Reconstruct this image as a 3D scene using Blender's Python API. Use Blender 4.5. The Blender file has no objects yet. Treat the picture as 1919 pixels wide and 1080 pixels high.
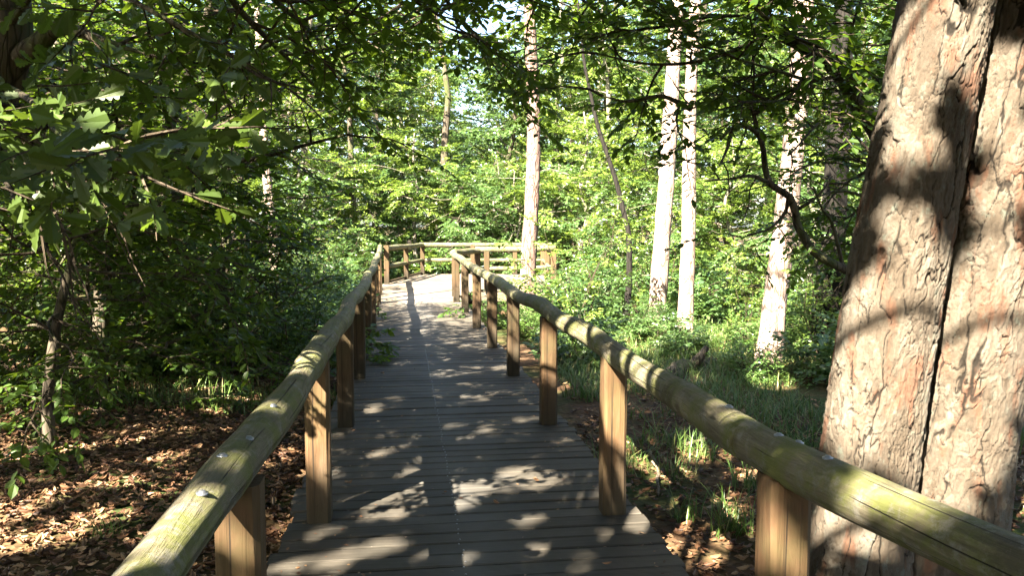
import bpy, math, random
import numpy as np
from mathutils import Vector, Matrix
C = bpy.context.scene
COL = C.collection
RAD = math.radians

# ------------------------------------------------------------------ camera, sky, sun, exposure
F, CU, CV, EYE = 1500.0, 959.5, 540.0, 1.65
PITCH = math.atan((540 - 421) / F)
cd = bpy.data.cameras.new('camera'); cam = bpy.data.objects.new('camera', cd); COL.objects.link(cam)
cd.sensor_width = 36; cd.lens = F / 1919 * 36; cd.clip_start = 0.05; cd.clip_end = 2000
cam.location = (0, 0, EYE); cam.rotation_euler = (RAD(90) - PITCH, 0, 0)
C.camera = cam
SUN_EL, SUN_HEAD = RAD(41), RAD(32)              # elevation; light travels towards +Y turned 32 deg to +X
LDIR = np.array([math.sin(SUN_HEAD) * math.cos(SUN_EL), math.cos(SUN_HEAD) * math.cos(SUN_EL), -math.sin(SUN_EL)])
W = bpy.data.worlds.new('World'); C.world = W; W.use_nodes = True
nt = W.node_tree
sky = nt.nodes.new('ShaderNodeTexSky'); sky.sky_type = 'NISHITA'; sky.sun_disc = False
sky.sun_elevation = SUN_EL; sky.sun_rotation = RAD(180) + SUN_HEAD
sky.air_density = 1.0; sky.dust_density = 2.0
bg = nt.nodes['Background']; bg.inputs['Strength'].default_value = 0.05
nt.links.new(sky.outputs[0], bg.inputs[0])
sl = bpy.data.lights.new('sun', 'SUN'); sl.energy = 5.0; sl.angle = RAD(0.53); sl.color = (1.0, 0.90, 0.74)
sun = bpy.data.objects.new('sun', sl); COL.objects.link(sun)
sun.rotation_euler = Vector(LDIR).to_track_quat('-Z', 'Y').to_euler(); sun.location = (0, 0, 30)
C.view_settings.view_transform = 'Standard'; C.view_settings.look = 'None'
C.view_settings.exposure = 3.8; C.view_settings.gamma = 1.0
C.render.engine = 'CYCLES'
C.cycles.max_bounces = 7; C.cycles.diffuse_bounces = 4; C.cycles.glossy_bounces = 2
C.cycles.transmission_bounces = 4; C.cycles.transparent_max_bounces = 4
C.cycles.use_denoising = True; C.cycles.sample_clamp_indirect = 6.0
C.cycles.caustics_reflective = False; C.cycles.caustics_refractive = False

# ------------------------------------------------------------------ pixel <-> world
CAMP = np.array([0, 0, EYE]); FW = np.array([0, math.cos(PITCH), -math.sin(PITCH)]); UP = np.array([0, math.sin(PITCH), math.cos(PITCH)])
def ray(u, v): return np.array([(u - CU) / F, 0, 0]) + FW + UP * ((CV - v) / F)
def P(u, v, d):
    r = ray(u, v); return CAMP + r * (d / r[1])
def G(u, v, z=0.0):
    r = ray(u, v); return CAMP + r * ((z - EYE) / r[2])

# ------------------------------------------------------------------ numpy noise
def _h(ix, iy, iz, s):
    n = (ix.astype(np.int64) * 374761393 + iy.astype(np.int64) * 668265263 + iz.astype(np.int64) * 2147483647 + s * 974634777) & 0x7fffffff
    n = ((n ^ (n >> 13)) * 1274126177) & 0x7fffffff
    n = (n ^ (n >> 16)) & 0x7fffffff
    return n / 0x7fffffff
def vnoise(x, y, z, s=0):
    x, y, z = np.broadcast_arrays(np.asarray(x, float), np.asarray(y, float), np.asarray(z, float))
    ix, iy, iz = np.floor(x), np.floor(y), np.floor(z)
    fx, fy, fz = x - ix, y - iy, z - iz
    fx, fy, fz = [f * f * (3 - 2 * f) for f in (fx, fy, fz)]
    r = 0
    for a in (0, 1):
        for b in (0, 1):
            for c in (0, 1):
                w = (fx if a else 1 - fx) * (fy if b else 1 - fy) * (fz if c else 1 - fz)
                r = r + w * _h(ix + a, iy + b, iz + c, s)
    return r * 2 - 1
def fbm(x, y, z, s=0, o=3):
    r = 0; a = 1.0
    for k in range(o):
        r = r + a * vnoise(x * 2 ** k, y * 2 ** k, z * 2 ** k, s + k); a *= .5
    return r
def cells(x, y, per, s=0):
    """2-D cells that wrap in x with integer period: edge distance and an id per cell"""
    ix, iy = np.floor(x), np.floor(y)
    best = np.full(x.shape, 9.0); sec = np.full(x.shape, 9.0); cid = np.zeros(x.shape)
    for dx in (-1, 0, 1):
        for dy in (-1, 0, 1):
            cx, cy = ix + dx, iy + dy
            wx = np.mod(cx, per); z = np.zeros_like(cx)
            d = np.hypot(cx + _h(wx, cy, z, s) - x, cy + _h(wx, cy, z, s + 5) - y)
            nearer = d < best
            sec = np.where(nearer, best, np.minimum(sec, d))
            cid = np.where(nearer, _h(wx, cy, z, s + 9), cid)
            best = np.where(nearer, d, best)
    return sec - best, cid

# ------------------------------------------------------------------ object helpers
def new_mesh(name, V, faces_flat, totals, mats, mat_idx=None, uv=None, smooth=True, attr=None):
    me = bpy.data.meshes.new(name)
    V = np.asarray(V, np.float32); faces_flat = np.asarray(faces_flat, np.int32); totals = np.asarray(totals, np.int32)
    me.vertices.add(len(V)); me.vertices.foreach_set('co', V.ravel())
    me.loops.add(len(faces_flat)); me.loops.foreach_set('vertex_index', faces_flat)
    me.polygons.add(len(totals))
    st = np.zeros(len(totals), np.int32); st[1:] = np.cumsum(totals)[:-1]
    me.polygons.foreach_set('loop_start', st); me.polygons.foreach_set('loop_total', totals)
    if mat_idx is not None: me.polygons.foreach_set('material_index', np.asarray(mat_idx, np.int32))
    me.polygons.foreach_set('use_smooth', np.full(len(totals), bool(smooth)))
    if uv is not None:
        l = me.uv_layers.new(name='UVMap'); l.data.foreach_set('uv', np.asarray(uv, np.float32)[faces_flat].ravel())
    for k, a in (attr or {}).items():
        t = me.attributes.new(k, 'FLOAT', 'POINT'); t.data.foreach_set('value', np.asarray(a, np.float32))
    for m in (mats if isinstance(mats, (list, tuple)) else [mats]): me.materials.append(m)
    me.update(calc_edges=True); me.validate()
    return me
class MB:
    """collects pieces of one mesh"""
    def __init__(s): s.V = []; s.F = []; s.T = []; s.U = []; s.M = []; s.n = 0
    def add(s, V, flat, tot, uv=None, mi=0):
        V = np.asarray(V, float).reshape(-1, 3)
        s.V.append(V); s.F.append(np.asarray(flat, np.int64) + s.n); s.T.append(np.asarray(tot)); s.n += len(V)
        s.U.append(np.zeros((len(V), 2)) if uv is None else np.asarray(uv, float)); s.M.append(np.full(len(tot), mi))
    def tube(s, pts, rad, n=8, mi=0, cap=True, uo=0.0):
        pts = np.asarray(pts, float); k = len(pts); rad = np.broadcast_to(np.asarray(rad, float), (k,))
        t = np.gradient(pts, axis=0); t /= np.linalg.norm(t, axis=1)[:, None] + 1e-9
        ref = np.array([0, 0, 1.0]) if abs(t[:, 2]).mean() < .8 else np.array([0, 1.0, 0])
        a = np.cross(t, ref); a /= np.linalg.norm(a, axis=1)[:, None] + 1e-9
        b = np.cross(a, t)
        an = np.arange(n) * 2 * math.pi / n
        R = pts[:, None, :] + rad[:, None, None] * (np.cos(an)[None, :, None] * a[:, None, :] + np.sin(an)[None, :, None] * b[:, None, :])
        i = np.arange(k - 1)[:, None] * n; j = np.arange(n)[None, :]; j2 = (j + 1) % n
        q = np.stack([i + j, i + n + j, i + n + j2, i + j2], -1).reshape(-1, 4)
        flat = q.ravel().tolist(); tot = [4] * len(q)
        ln = np.r_[0, np.cumsum(np.linalg.norm(np.diff(pts, axis=0), axis=1))] + uo
        uv = np.stack([np.broadcast_to(an / (2 * math.pi) * 2 * math.pi * max(rad.max(), .01), (k, n)), np.broadcast_to(ln[:, None], (k, n))], -1).reshape(-1, 2)
        if cap:
            flat += list(range(n)) + [(k - 1) * n + q for q in range(n)][::-1]; tot += [n, n]
        s.add(R.reshape(-1, 3), flat, tot, uv, mi)
        return R
    def build(s, name, mats, parent=None, smooth=True):
        me = new_mesh(name, np.concatenate(s.V), np.concatenate(s.F), np.concatenate(s.T), mats, np.concatenate(s.M), np.concatenate(s.U), smooth)
        return link(name, me, parent)
def link(name, me, parent=None):
    o = bpy.data.objects.new(name, me); COL.objects.link(o)
    if parent is not None: o.parent = parent
    return o
def thing(name, label, cat, loc=(0, 0, 0), group=None, rz=0):
    o = bpy.data.objects.new(name, None); COL.objects.link(o); o.empty_display_size = .2
    o.location = loc; o.rotation_euler = (0, 0, rz); return tag(o, label, cat, group)
def tag(o, label=None, cat=None, group=None, kind=None):
    if label: o['label'] = label
    if cat: o['category'] = cat
    if group: o['group'] = group
    if kind: o['kind'] = kind
    return o
def dup(root, loc, rz, sc, label, group=None):
    r = root.copy(); COL.objects.link(r); r.location = loc; r.rotation_euler = (0, 0, rz)
    r.scale = (sc, sc, sc) if not isinstance(sc, tuple) else sc
    r['label'] = label
    if group: r['group'] = group
    for ch in list(root.children):
        c = ch.copy(); COL.objects.link(c); c.parent = r
        for g in list(ch.children):
            d = g.copy(); COL.objects.link(d); d.parent = c
    return r

# ------------------------------------------------------------------ materials
def nodes(name):
    m = bpy.data.materials.new(name); m.use_nodes = True; t = m.node_tree
    return m, t, t.nodes, t.links, t.nodes['Principled BSDF']
def N(t, typ, **kw):
    n = t.nodes.new(typ)
    for k, v in kw.items():
        if k in n.inputs.keys(): n.inputs[k].default_value = v
        else: setattr(n, k, v)
    return n
def ramp(t, src, stops):
    r = t.nodes.new('ShaderNodeValToRGB'); e = r.color_ramp.elements
    while len(e) < len(stops): e.new(.5)
    for el, (p, c) in zip(e, stops): el.position = p; el.color = (*c, 1) if len(c) == 3 else c
    t.links.new(src, r.inputs[0]); return r.outputs[0]
def mixc(t, f, a, b, mode='MIX'):
    n = t.nodes.new('ShaderNodeMix'); n.data_type = 'RGBA'; n.blend_type = mode
    for sck, v in ((n.inputs[0], f), (n.inputs[6], a), (n.inputs[7], b)):
        if hasattr(v, 'links') or isinstance(v, bpy.types.NodeSocket): t.links.new(v, sck)
        else: sck.default_value = v if not isinstance(v, tuple) else (*v, 1)
    return n.outputs[2]
def mapped(t, src, scale, out='Object'):
    c = t.nodes.new('ShaderNodeTexCoord'); mp = t.nodes.new('ShaderNodeMapping'); mp.inputs['Scale'].default_value = scale
    t.links.new(c.outputs[src], mp.inputs[0]); return mp.outputs[0]
def noise(t, vec, scale, detail=4, rough=.6, dist=0.0):
    n = N(t, 'ShaderNodeTexNoise', Scale=scale, Detail=detail, Roughness=rough, Distortion=dist)
    if vec is not None: t.links.new(vec, n.inputs['Vector'])
    return n.outputs['Fac']
def bump(t, b, h, strength, dist):
    n = N(t, 'ShaderNodeBump', Strength=strength, Distance=dist); t.links.new(h, n.inputs['Height']); t.links.new(n.outputs[0], b.inputs['Normal']); return n
def leaf_mat(name, dark, light, trans, tw=.42, rough=.42, spec=.45):
    m, t, ns, L, b = nodes(name)
    geo = ns.new('ShaderNodeNewGeometry'); r = geo.outputs['Random Per Island']
    col = ramp(t, r, [(0, dark), (.75, light), (1, tuple(min(1, c * 1.35) for c in light))])
    big = noise(t, mapped(t, 'Object', (1, 1, 1)), 1.1, 2)
    col = mixc(t, ramp(t, big, [(.35, (0, 0, 0)), (.7, (.6, .6, .6))]), col, tuple(c * f for c, f in zip(light, (1.35, 1.1, .8))))
    L.new(col, b.inputs['Base Color']); b.inputs['Roughness'].default_value = rough; b.inputs['Specular IOR Level'].default_value = spec
    tr = ns.new('ShaderNodeBsdfTranslucent')
    tc = ramp(t, r, [(0, tuple(c * .65 for c in trans)), (1, trans)]); L.new(tc, tr.inputs[0])
    mx = ns.new('ShaderNodeMixShader'); mx.inputs[0].default_value = tw
    L.new(b.outputs[0], mx.inputs[1]); L.new(tr.outputs[0], mx.inputs[2]); L.new(mx.outputs[0], ns['Material Output'].inputs[0])
    return m
M = {}
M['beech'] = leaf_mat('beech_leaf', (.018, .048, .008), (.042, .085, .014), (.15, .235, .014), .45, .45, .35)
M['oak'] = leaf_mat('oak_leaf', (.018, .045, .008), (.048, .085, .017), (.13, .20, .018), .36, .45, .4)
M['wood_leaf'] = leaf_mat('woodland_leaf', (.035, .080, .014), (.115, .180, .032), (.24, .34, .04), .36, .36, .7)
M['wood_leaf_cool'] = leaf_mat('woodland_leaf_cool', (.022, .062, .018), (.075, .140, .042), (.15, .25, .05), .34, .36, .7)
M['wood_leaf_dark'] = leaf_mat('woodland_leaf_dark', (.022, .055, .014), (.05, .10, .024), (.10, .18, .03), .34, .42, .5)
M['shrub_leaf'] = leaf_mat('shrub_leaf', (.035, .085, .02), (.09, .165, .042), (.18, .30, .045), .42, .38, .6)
M['needle'] = leaf_mat('pine_needle', (.02, .05, .016), (.04, .085, .03), (.06, .12, .03), .2, .5)
def bark_simple(name, c1, c2, c3, sc=9, moss=None, bs=.6, vert=.22):
    m, t, ns, L, b = nodes(name)
    v = mapped(t, 'Object', (1, 1, vert))
    n1 = noise(t, v, sc, 6, .65, .6)
    vo = N(t, 'ShaderNodeTexVoronoi', Scale=sc * 1.3, feature='DISTANCE_TO_EDGE'); wv = t.nodes.new('ShaderNodeMixRGB'); wv.blend_type = 'LINEAR_LIGHT'; wv.inputs[0].default_value = .06
    nz = N(t, 'ShaderNodeTexNoise', Scale=sc * .8); L.new(v, nz.inputs['Vector']); L.new(v, wv.inputs[1]); L.new(nz.outputs['Color'], wv.inputs[2]); L.new(wv.outputs[0], vo.inputs['Vector'])
    col = ramp(t, n1, [(.25, c1), (.5, c2), (.75, c3)])
    crack = ramp(t, vo.outputs['Distance'], [(0, (.25, .25, .25)), (.09, (1, 1, 1))])
    col = mixc(t, 1.0, col, crack, 'MULTIPLY')
    if moss:
        g = noise(t, mapped(t, 'Object', (1, 1, .5)), 2.3, 5, .7)
        col = mixc(t, ramp(t, g, [(.48, (0, 0, 0)), (.66, (.8, .8, .8))]), col, moss)
    L.new(col, b.inputs['Base Color']); b.inputs['Roughness'].default_value = .9; b.inputs['Specular IOR Level'].default_value = .2
    mm = t.nodes.new('ShaderNodeMath'); mm.operation = 'MULTIPLY'; L.new(n1, mm.inputs[0]); L.new(crack, mm.inputs[1])
    bump(t, b, mm.outputs[0], bs, .03)
    return m
M['bark_pine'] = bark_simple('pale_pine_bark', (.16, .105, .075), (.33, .24, .19), (.46, .375, .325), 11, None, 1.0)
M['bark_red'] = bark_simple('reddish_pine_bark', (.09, .055, .042), (.19, .125, .10), (.30, .22, .185), 11, None, 1.0)
M['bark_dark'] = bark_simple('dark_mossy_bark', (.035, .028, .02), (.075, .06, .042), (.12, .10, .075), 10, (.05, .07, .015))
M['bark_grey'] = bark_simple('grey_bark', (.10, .085, .065), (.19, .165, .13), (.28, .25, .21), 8, (.10, .12, .05))
M['bark_shade'] = bark_simple('shade_dark_bark', (.006, .005, .004), (.012, .010, .008), (.02, .017, .013), 10)  # near-black bark colour stands in for shade on the trunks
M['twig'] = bark_simple('twig_bark', (.03, .022, .014), (.06, .045, .03), (.10, .08, .06), 14)
M['dead_wood'] = bark_simple('dead_wood', (.07, .05, .035), (.15, .115, .08), (.24, .20, .15), 12, None, .5)

def big_bark():
    m, t, ns, L, b = nodes('plated_pine_bark')
    at = ns.new('ShaderNodeAttribute'); at.attribute_name = 'crack'; ac = ns.new('ShaderNodeAttribute'); ac.attribute_name = 'plate'
    v = mapped(t, 'Object', (1, 1, .35))
    base = ramp(t, noise(t, v, 6, 6, .65, .5), [(.25, (0.04983, 0.03698, 0.02461)), (.42, (0.0847, 0.06545, 0.04569)), (.6, (0.1121, 0.09104, 0.06914)), (.8, (0.1445, 0.1337, 0.1085))])
    base = mixc(t, .5, base, ramp(t, ac.outputs['Fac'], [(.2, (0.04485, 0.03301, 0.02226)), (.5, (0.0997, 0.07968, 0.05858)), (.8, (0.1495, 0.1337, 0.1085))]))
    # peeled reddish scales and grey-green lichen: both real colours of the bark
    red = ramp(t, noise(t, mapped(t, 'Object', (1, 1, .3)), 9.5, 3, .5), [(.55, (0, 0, 0)), (.64, (.8, .8, .8))])
    base = mixc(t, red, base, (0.1196, 0.05976, 0.03631))
    lich = ramp(t, noise(t, mapped(t, 'Object', (1, 1, .6)), 17, 6, .75), [(.55, (0, 0, 0)), (.68, (.7, .7, .7))])
    base = mixc(t, lich, base, (0.1196, 0.1394, 0.1113))
    fine = noise(t, mapped(t, 'Object', (1, 1, .5)), 70, 5, .7)
    base = mixc(t, ramp(t, fine, [(.3, (.35, .35, .35)), (.55, (0, 0, 0))]), base, (0.0299, 0.0239, 0.01757))
    col = mixc(t, ramp(t, at.outputs['Fac'], [(.18, (0, 0, 0)), (.6, (.8, .8, .8)), (1, (1, 1, 1))]), base, (0.01096, 0.008534, 0.005858))
    L.new(col, b.inputs['Base Color']); b.inputs['Roughness'].default_value = .88; b.inputs['Specular IOR Level'].default_value = .2
    h = noise(t, mapped(t, 'Object', (1, 1, .5)), 34, 10, .78)
    bump(t, b, h, 1.0, .02)
    return m
M['bark_big'] = big_bark()

def rail_mat():
    m, t, ns, L, b = nodes('weathered_log')
    uv = mapped(t, 'UV', (14, 1.1, 1)); ob = mapped(t, 'Object', (1, 1, 1))
    g = noise(t, uv, 3.0, 8, .7, .8)
    col = ramp(t, g, [(.28, (0.05915, 0.05005, 0.03003)), (.5, (0.1274, 0.1092, 0.07098)), (.72, (0.2138, 0.1866, 0.1274))])
    al = ramp(t, noise(t, ob, 5.5, 8, .72), [(.42, (0, 0, 0)), (.58, (.9, .9, .9))])
    col = mixc(t, al, col, (0.1046, 0.1137, 0.02912))
    dk = ramp(t, noise(t, ob, 3.1, 7, .72), [(.52, (0, 0, 0)), (.66, (.75, .75, .75))]); col = mixc(t, dk, col, (0.0455, 0.03913, 0.02366))
    grey = ramp(t, noise(t, ob, 13, 6, .75), [(.52, (0, 0, 0)), (.64, (.8, .8, .8))])
    col = mixc(t, grey, col, (0.1729, 0.1638, 0.1365))
    # drying cracks along the grain
    cw = N(t, 'ShaderNodeTexWave', Scale=.9, Distortion=9.0, Detail=3.0); cw.inputs['Detail Scale'].default_value = .8
    cw.bands_direction = 'X'; L.new(mapped(t, 'UV', (5.0, .35, 1)), cw.inputs['Vector'])
    cr = ramp(t, cw.outputs['Fac'], [(.0, (1, 1, 1)), (.012, (0, 0, 0))])
    cm = noise(t, ob, 1.7, 2); crm = mixc(t, 1.0, cr, ramp(t, cm, [(.48, (0, 0, 0)), (.55, (1, 1, 1))]), 'MULTIPLY')
    col = mixc(t, crm, col, (0.0273, 0.02184, 0.01456))
    kn = N(t, 'ShaderNodeTexVoronoi', Scale=2.6); L.new(ob, kn.inputs['Vector'])
    col = mixc(t, ramp(t, kn.outputs['Distance'], [(.05, (.8, .8, .8)), (.11, (0, 0, 0))]), col, (0.0637, 0.0455, 0.0273))
    sp = ramp(t, noise(t, ob, 60, 3, .8), [(.62, (0, 0, 0)), (.72, (.5, .5, .5))])
    col = mixc(t, sp, col, (0.0546, 0.05005, 0.0273))
    L.new(col, b.inputs['Base Color']); b.inputs['Roughness'].default_value = .78; b.inputs['Specular IOR Level'].default_value = .3
    h = mixc(t, 1.0, g, crm, 'SUBTRACT'); bump(t, b, h, .9, .02)
    return m
M['rail'] = rail_mat()
def post_mat():
    m, t, ns, L, b = nodes('post_timber')
    ob = mapped(t, 'Object', (1, 1, 1)); st = mapped(t, 'Object', (20, 20, 1.4))
    g = noise(t, st, 1.6, 8, .62, .8)
    col = ramp(t, g, [(.2, (.045, .026, .0125)), (.5, (.078, .045, .022)), (.8, (.118, .075, .042))])
    al = ramp(t, noise(t, ob, 3.6, 5, .65), [(.45, (0, 0, 0)), (.68, (.8, .8, .8))])
    col = mixc(t, al, col, (0.0625, 0.055, 0.0225))
    gr = ramp(t, noise(t, mapped(t, 'Object', (6, 6, 1)), 1.5, 4), [(.5, (0, 0, 0)), (.72, (.6, .6, .6))])
    col = mixc(t, gr, col, (0.1, 0.0825, 0.06))
    ck = ramp(t, noise(t, mapped(t, 'Object', (30, 30, .8)), 1.0, 2), [(.33, (.9, .9, .9)), (.355, (0, 0, 0))]); col = mixc(t, ck, col, (0.015, 0.01, 0.006))
    # post darkens towards its foot, with a ragged edge
    sx = ns.new('ShaderNodeSeparateXYZ'); tc = ns.new('ShaderNodeTexCoord'); L.new(tc.outputs['Object'], sx.inputs[0])
    ad = N(t, 'ShaderNodeMath', operation='ADD'); L.new(sx.outputs[2], ad.inputs[0]); sc = N(t, 'ShaderNodeMath', operation='MULTIPLY'); L.new(noise(t, ob, 7, 4), sc.inputs[0]); sc.inputs[1].default_value = .25; L.new(sc.outputs[0], ad.inputs[1])
    col = mixc(t, ramp(t, ad.outputs[0], [(.14, (.9, .9, .9)), (.6, (0, 0, 0))]), col, (0.021, 0.017, 0.01))
    oi = ns.new('ShaderNodeObjectInfo'); col = mixc(t, 1.0, col, ramp(t, oi.outputs['Random'], [(0, (.55, .58, .55)), (.5, (.9, .86, .8)), (1, (1.25, 1.2, 1.1))]), 'MULTIPLY')
    L.new(col, b.inputs['Base Color']); b.inputs['Roughness'].default_value = .8; b.inputs['Specular IOR Level'].default_value = .25
    bump(t, b, g, .6, .012); return m
M['post'] = post_mat()
def deck_mat():
    m, t, ns, L, b = nodes('deck_boards')
    geo = ns.new('ShaderNodeNewGeometry'); r = geo.outputs['Random Per Island']
    g = noise(t, mapped(t, 'UV', (1.2, 30, 1)), 2.2, 7, .68, .3)
    col = ramp(t, g, [(.25, (0.0187, 0.01485, 0.0099)), (.5, (0.0495, 0.0407, 0.0297)), (.78, (0.099, 0.0836, 0.066))])
    col = mixc(t, .45, col, ramp(t, r, [(0, (0.01925, 0.0154, 0.011)), (.5, (0.0495, 0.04125, 0.0308)), (1, (0.09075, 0.077, 0.0605))]))
    ob = mapped(t, 'Object', (1, 1, 1))
    st = ramp(t, noise(t, ob, 2.1, 6, .7), [(.42, (0, 0, 0)), (.7, (.65, .65, .65))])
    col = mixc(t, st, col, (0.0231, 0.02035, 0.01485))
    # algae at the ends of the boards, worn paler middle
    uvx = ns.new('ShaderNodeSeparateXYZ'); tc = ns.new('ShaderNodeTexCoord'); L.new(tc.outputs['UV'], uvx.inputs[0])
    ab = N(t, 'ShaderNodeMath', operation='ABSOLUTE'); L.new(uvx.outputs[0], ab.inputs[0])
    wob = N(t, 'ShaderNodeMath', operation='MULTIPLY_ADD'); L.new(noise(t, ob, 3.3, 4), wob.inputs[0]); wob.inputs[1].default_value = .9; L.new(ab.outputs[0], wob.inputs[2])
    col = mixc(t, ramp(t, wob.outputs[0], [(1.12, (0, 0, 0)), (1.45, (.6, .6, .6))]), col, (0.033, 0.0319, 0.0121))
    col = mixc(t, ramp(t, wob.outputs[0], [(.45, (.42, .42, .42)), (.85, (0, 0, 0))]), col, (0.09075, 0.08525, 0.0759))
    sp = ramp(t, noise(t, ob, 55, 3, .8), [(.66, (0, 0, 0)), (.74, (.6, .6, .6))]); col = mixc(t, sp, col, (0.143, 0.1265, 0.0935))
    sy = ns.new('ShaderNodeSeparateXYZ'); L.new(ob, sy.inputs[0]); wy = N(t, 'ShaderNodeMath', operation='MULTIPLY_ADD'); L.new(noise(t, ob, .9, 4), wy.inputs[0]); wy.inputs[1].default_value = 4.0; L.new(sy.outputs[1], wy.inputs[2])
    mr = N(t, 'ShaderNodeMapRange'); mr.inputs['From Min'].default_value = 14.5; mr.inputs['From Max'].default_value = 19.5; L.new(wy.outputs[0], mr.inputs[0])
    dry = mixc(t, 1.0, col, (2.7, 2.7, 2.75), 'MULTIPLY')      # sunlight painted in: boards brightened towards the open far end
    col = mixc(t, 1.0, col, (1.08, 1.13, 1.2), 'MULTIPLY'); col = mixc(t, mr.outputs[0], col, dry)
    L.new(col, b.inputs['Base Color']); b.inputs['Roughness'].default_value = .7; b.inputs['Specular IOR Level'].default_value = .22
    ey = N(t, 'ShaderNodeMath', operation='ABSOLUTE'); L.new(uvx.outputs[1], ey.inputs[0])
    e2 = N(t, 'ShaderNodeMath', operation='MULTIPLY_ADD'); L.new(noise(t, ob, 12, 4), e2.inputs[0]); e2.inputs[1].default_value = .02; L.new(ey.outputs[0], e2.inputs[2])
    col2 = mixc(t, ramp(t, e2.outputs[0], [(.072, (0, 0, 0)), (.082, (.6, .6, .6))]), col, (0.0099, 0.00825, 0.00605)); L.new(col2, b.inputs['Base Color'])
    w = N(t, 'ShaderNodeTexWave', Scale=1.0, Distortion=.4, Detail=1.0); w.bands_direction = 'Y'; L.new(mapped(t, 'UV', (.05, 24, 1)), w.inputs['Vector'])
    h = mixc(t, .35, w.outputs['Fac'], g); bump(t, b, h, .55, .006)
    return m
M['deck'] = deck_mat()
def ground_mat():
    m, t, ns, L, b = nodes('forest_floor')
    ob = mapped(t, 'Object', (1, 1, 1))
    v = N(t, 'ShaderNodeTexVoronoi', Scale=16.0); L.new(ob, v.inputs['Vector'])
    litter = ramp(t, v.outputs['Color'], [(.1, (0.02625, 0.015, 0.009)), (.5, (0.0675, 0.036, 0.018)), (.9, (0.12, 0.069, 0.0375))])
    litter = mixc(t, .4, litter, ramp(t, noise(t, ob, 30, 5, .7), [(.3, (0.0375, 0.0225, 0.015)), (.7, (0.15, 0.09375, 0.0525))]))
    green = ramp(t, noise(t, ob, 9, 6, .7), [(.3, (0.01875, 0.03, 0.009)), (.7, (0.0525, 0.07875, 0.021))])
    col = mixc(t, ramp(t, noise(t, ob, .45, 5, .6), [(.44, (0, 0, 0)), (.6, (.9, .9, .9))]), litter, green)
    L.new(col, b.inputs['Base Color']); b.inputs['Roughness'].default_value = .95; b.inputs['Specular IOR Level'].default_value = .1
    bump(t, b, v.outputs['Distance'], .6, .03); return m
M['ground'] = ground_mat()
def litter_mat():
    m, t, ns, L, b = nodes('dry_leaf')
    geo = ns.new('ShaderNodeNewGeometry'); r = geo.outputs['Random Per Island']
    col = ramp(t, r, [(0, (.03, .0135, .0065)), (.35, (.08, .035, .0155)), (.65, (.15, .078, .036)), (.88, (.235, .145, .075)), (1, (.27, .18, .105))])
    L.new(col, b.inputs['Base Color']); b.inputs['Roughness'].default_value = .6; b.inputs['Specular IOR Level'].default_value = .35
    return m
M['litter'] = litter_mat()
def grass_mat():
    m, t, ns, L, b = nodes('grass_blade')
    geo = ns.new('ShaderNodeNewGeometry'); r = geo.outputs['Random Per Island']
    col = ramp(t, r, [(0, (.04, .085, .015)), (.6, (.085, .15, .03)), (.85, (.15, .19, .05)), (1, (.30, .26, .12))])
    L.new(col, b.inputs['Base Color']); b.inputs['Roughness'].default_value = .5
    tr = ns.new('ShaderNodeBsdfTranslucent'); L.new(col, tr.inputs[0]); mx = ns.new('ShaderNodeMixShader'); mx.inputs[0].default_value = .35
    L.new(b.outputs[0], mx.inputs[1]); L.new(tr.outputs[0], mx.inputs[2]); L.new(mx.outputs[0], ns['Material Output'].inputs[0]); return m
M['grass'] = grass_mat()
m, t, ns, L, b = nodes('zinc_screw'); b.inputs['Base Color'].default_value = (.24, .25, .27, 1); b.inputs['Metallic'].default_value = .85; b.inputs['Roughness'].default_value = .42
M['zinc'] = m
m, t, ns, L, b = nodes('beam_timber'); L.new(ramp(t, noise(t, mapped(t, 'Object', (1, 1, 1)), 6, 5), [(.3, (.05, .038, .025)), (.7, (.13, .10, .07))]), b.inputs['Base Color']); b.inputs['Roughness'].default_value = .85
M['beam'] = m

# ------------------------------------------------------------------ ground
def gz(x, y):
    x = np.asarray(x, float); y = np.asarray(y, float)
    h = -.42 + .05 * np.sin(x * .9 + 1.3) * np.cos(y * .7) + .12 * np.sin(x * .21 + 2) * np.sin(y * .17 + .5)
    h = h + .03 * vnoise(x * 1.7, y * 1.7, 0, 3)
    h = h - .25 * np.clip((x - 2) / 12, 0, 1) * np.clip((y - 5) / 10, 0, 1)
    h = h + .25 * np.exp(-((x + 4.6) / 1.6) ** 2 - ((y - 7.5) / 2.2) ** 2)
    near = np.exp(-np.maximum(0, np.abs(x + .13 * y) - 1.0) ** 2 / .5)
    return np.minimum(h, -.24 - .1 * near)
def axis(lo, hi, st, out):
    a = np.arange(lo, hi + 1e-6, st); g = np.geomspace(1.5, out, 16)
    return np.r_[lo - g[::-1], a, hi + g]
xs = axis(-13, 13, .2, 600); ys = axis(-6, 30, .2, 600)
X, Y = np.meshgrid(xs, ys); V = np.stack([X, Y, gz(X, Y)], -1).reshape(-1, 3)
nx, ny = len(xs), len(ys); i = np.arange(ny - 1)[:, None] * nx + np.arange(nx - 1)[None, :]
q = np.stack([i, i + 1, i + nx + 1, i + nx], -1).reshape(-1)
tag(link('ground', new_mesh('ground', V, q, [4] * (len(q) // 4), M['ground'])), 'brown leaf-strewn forest floor either side of the boardwalk', 'ground', kind='structure')

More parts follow.
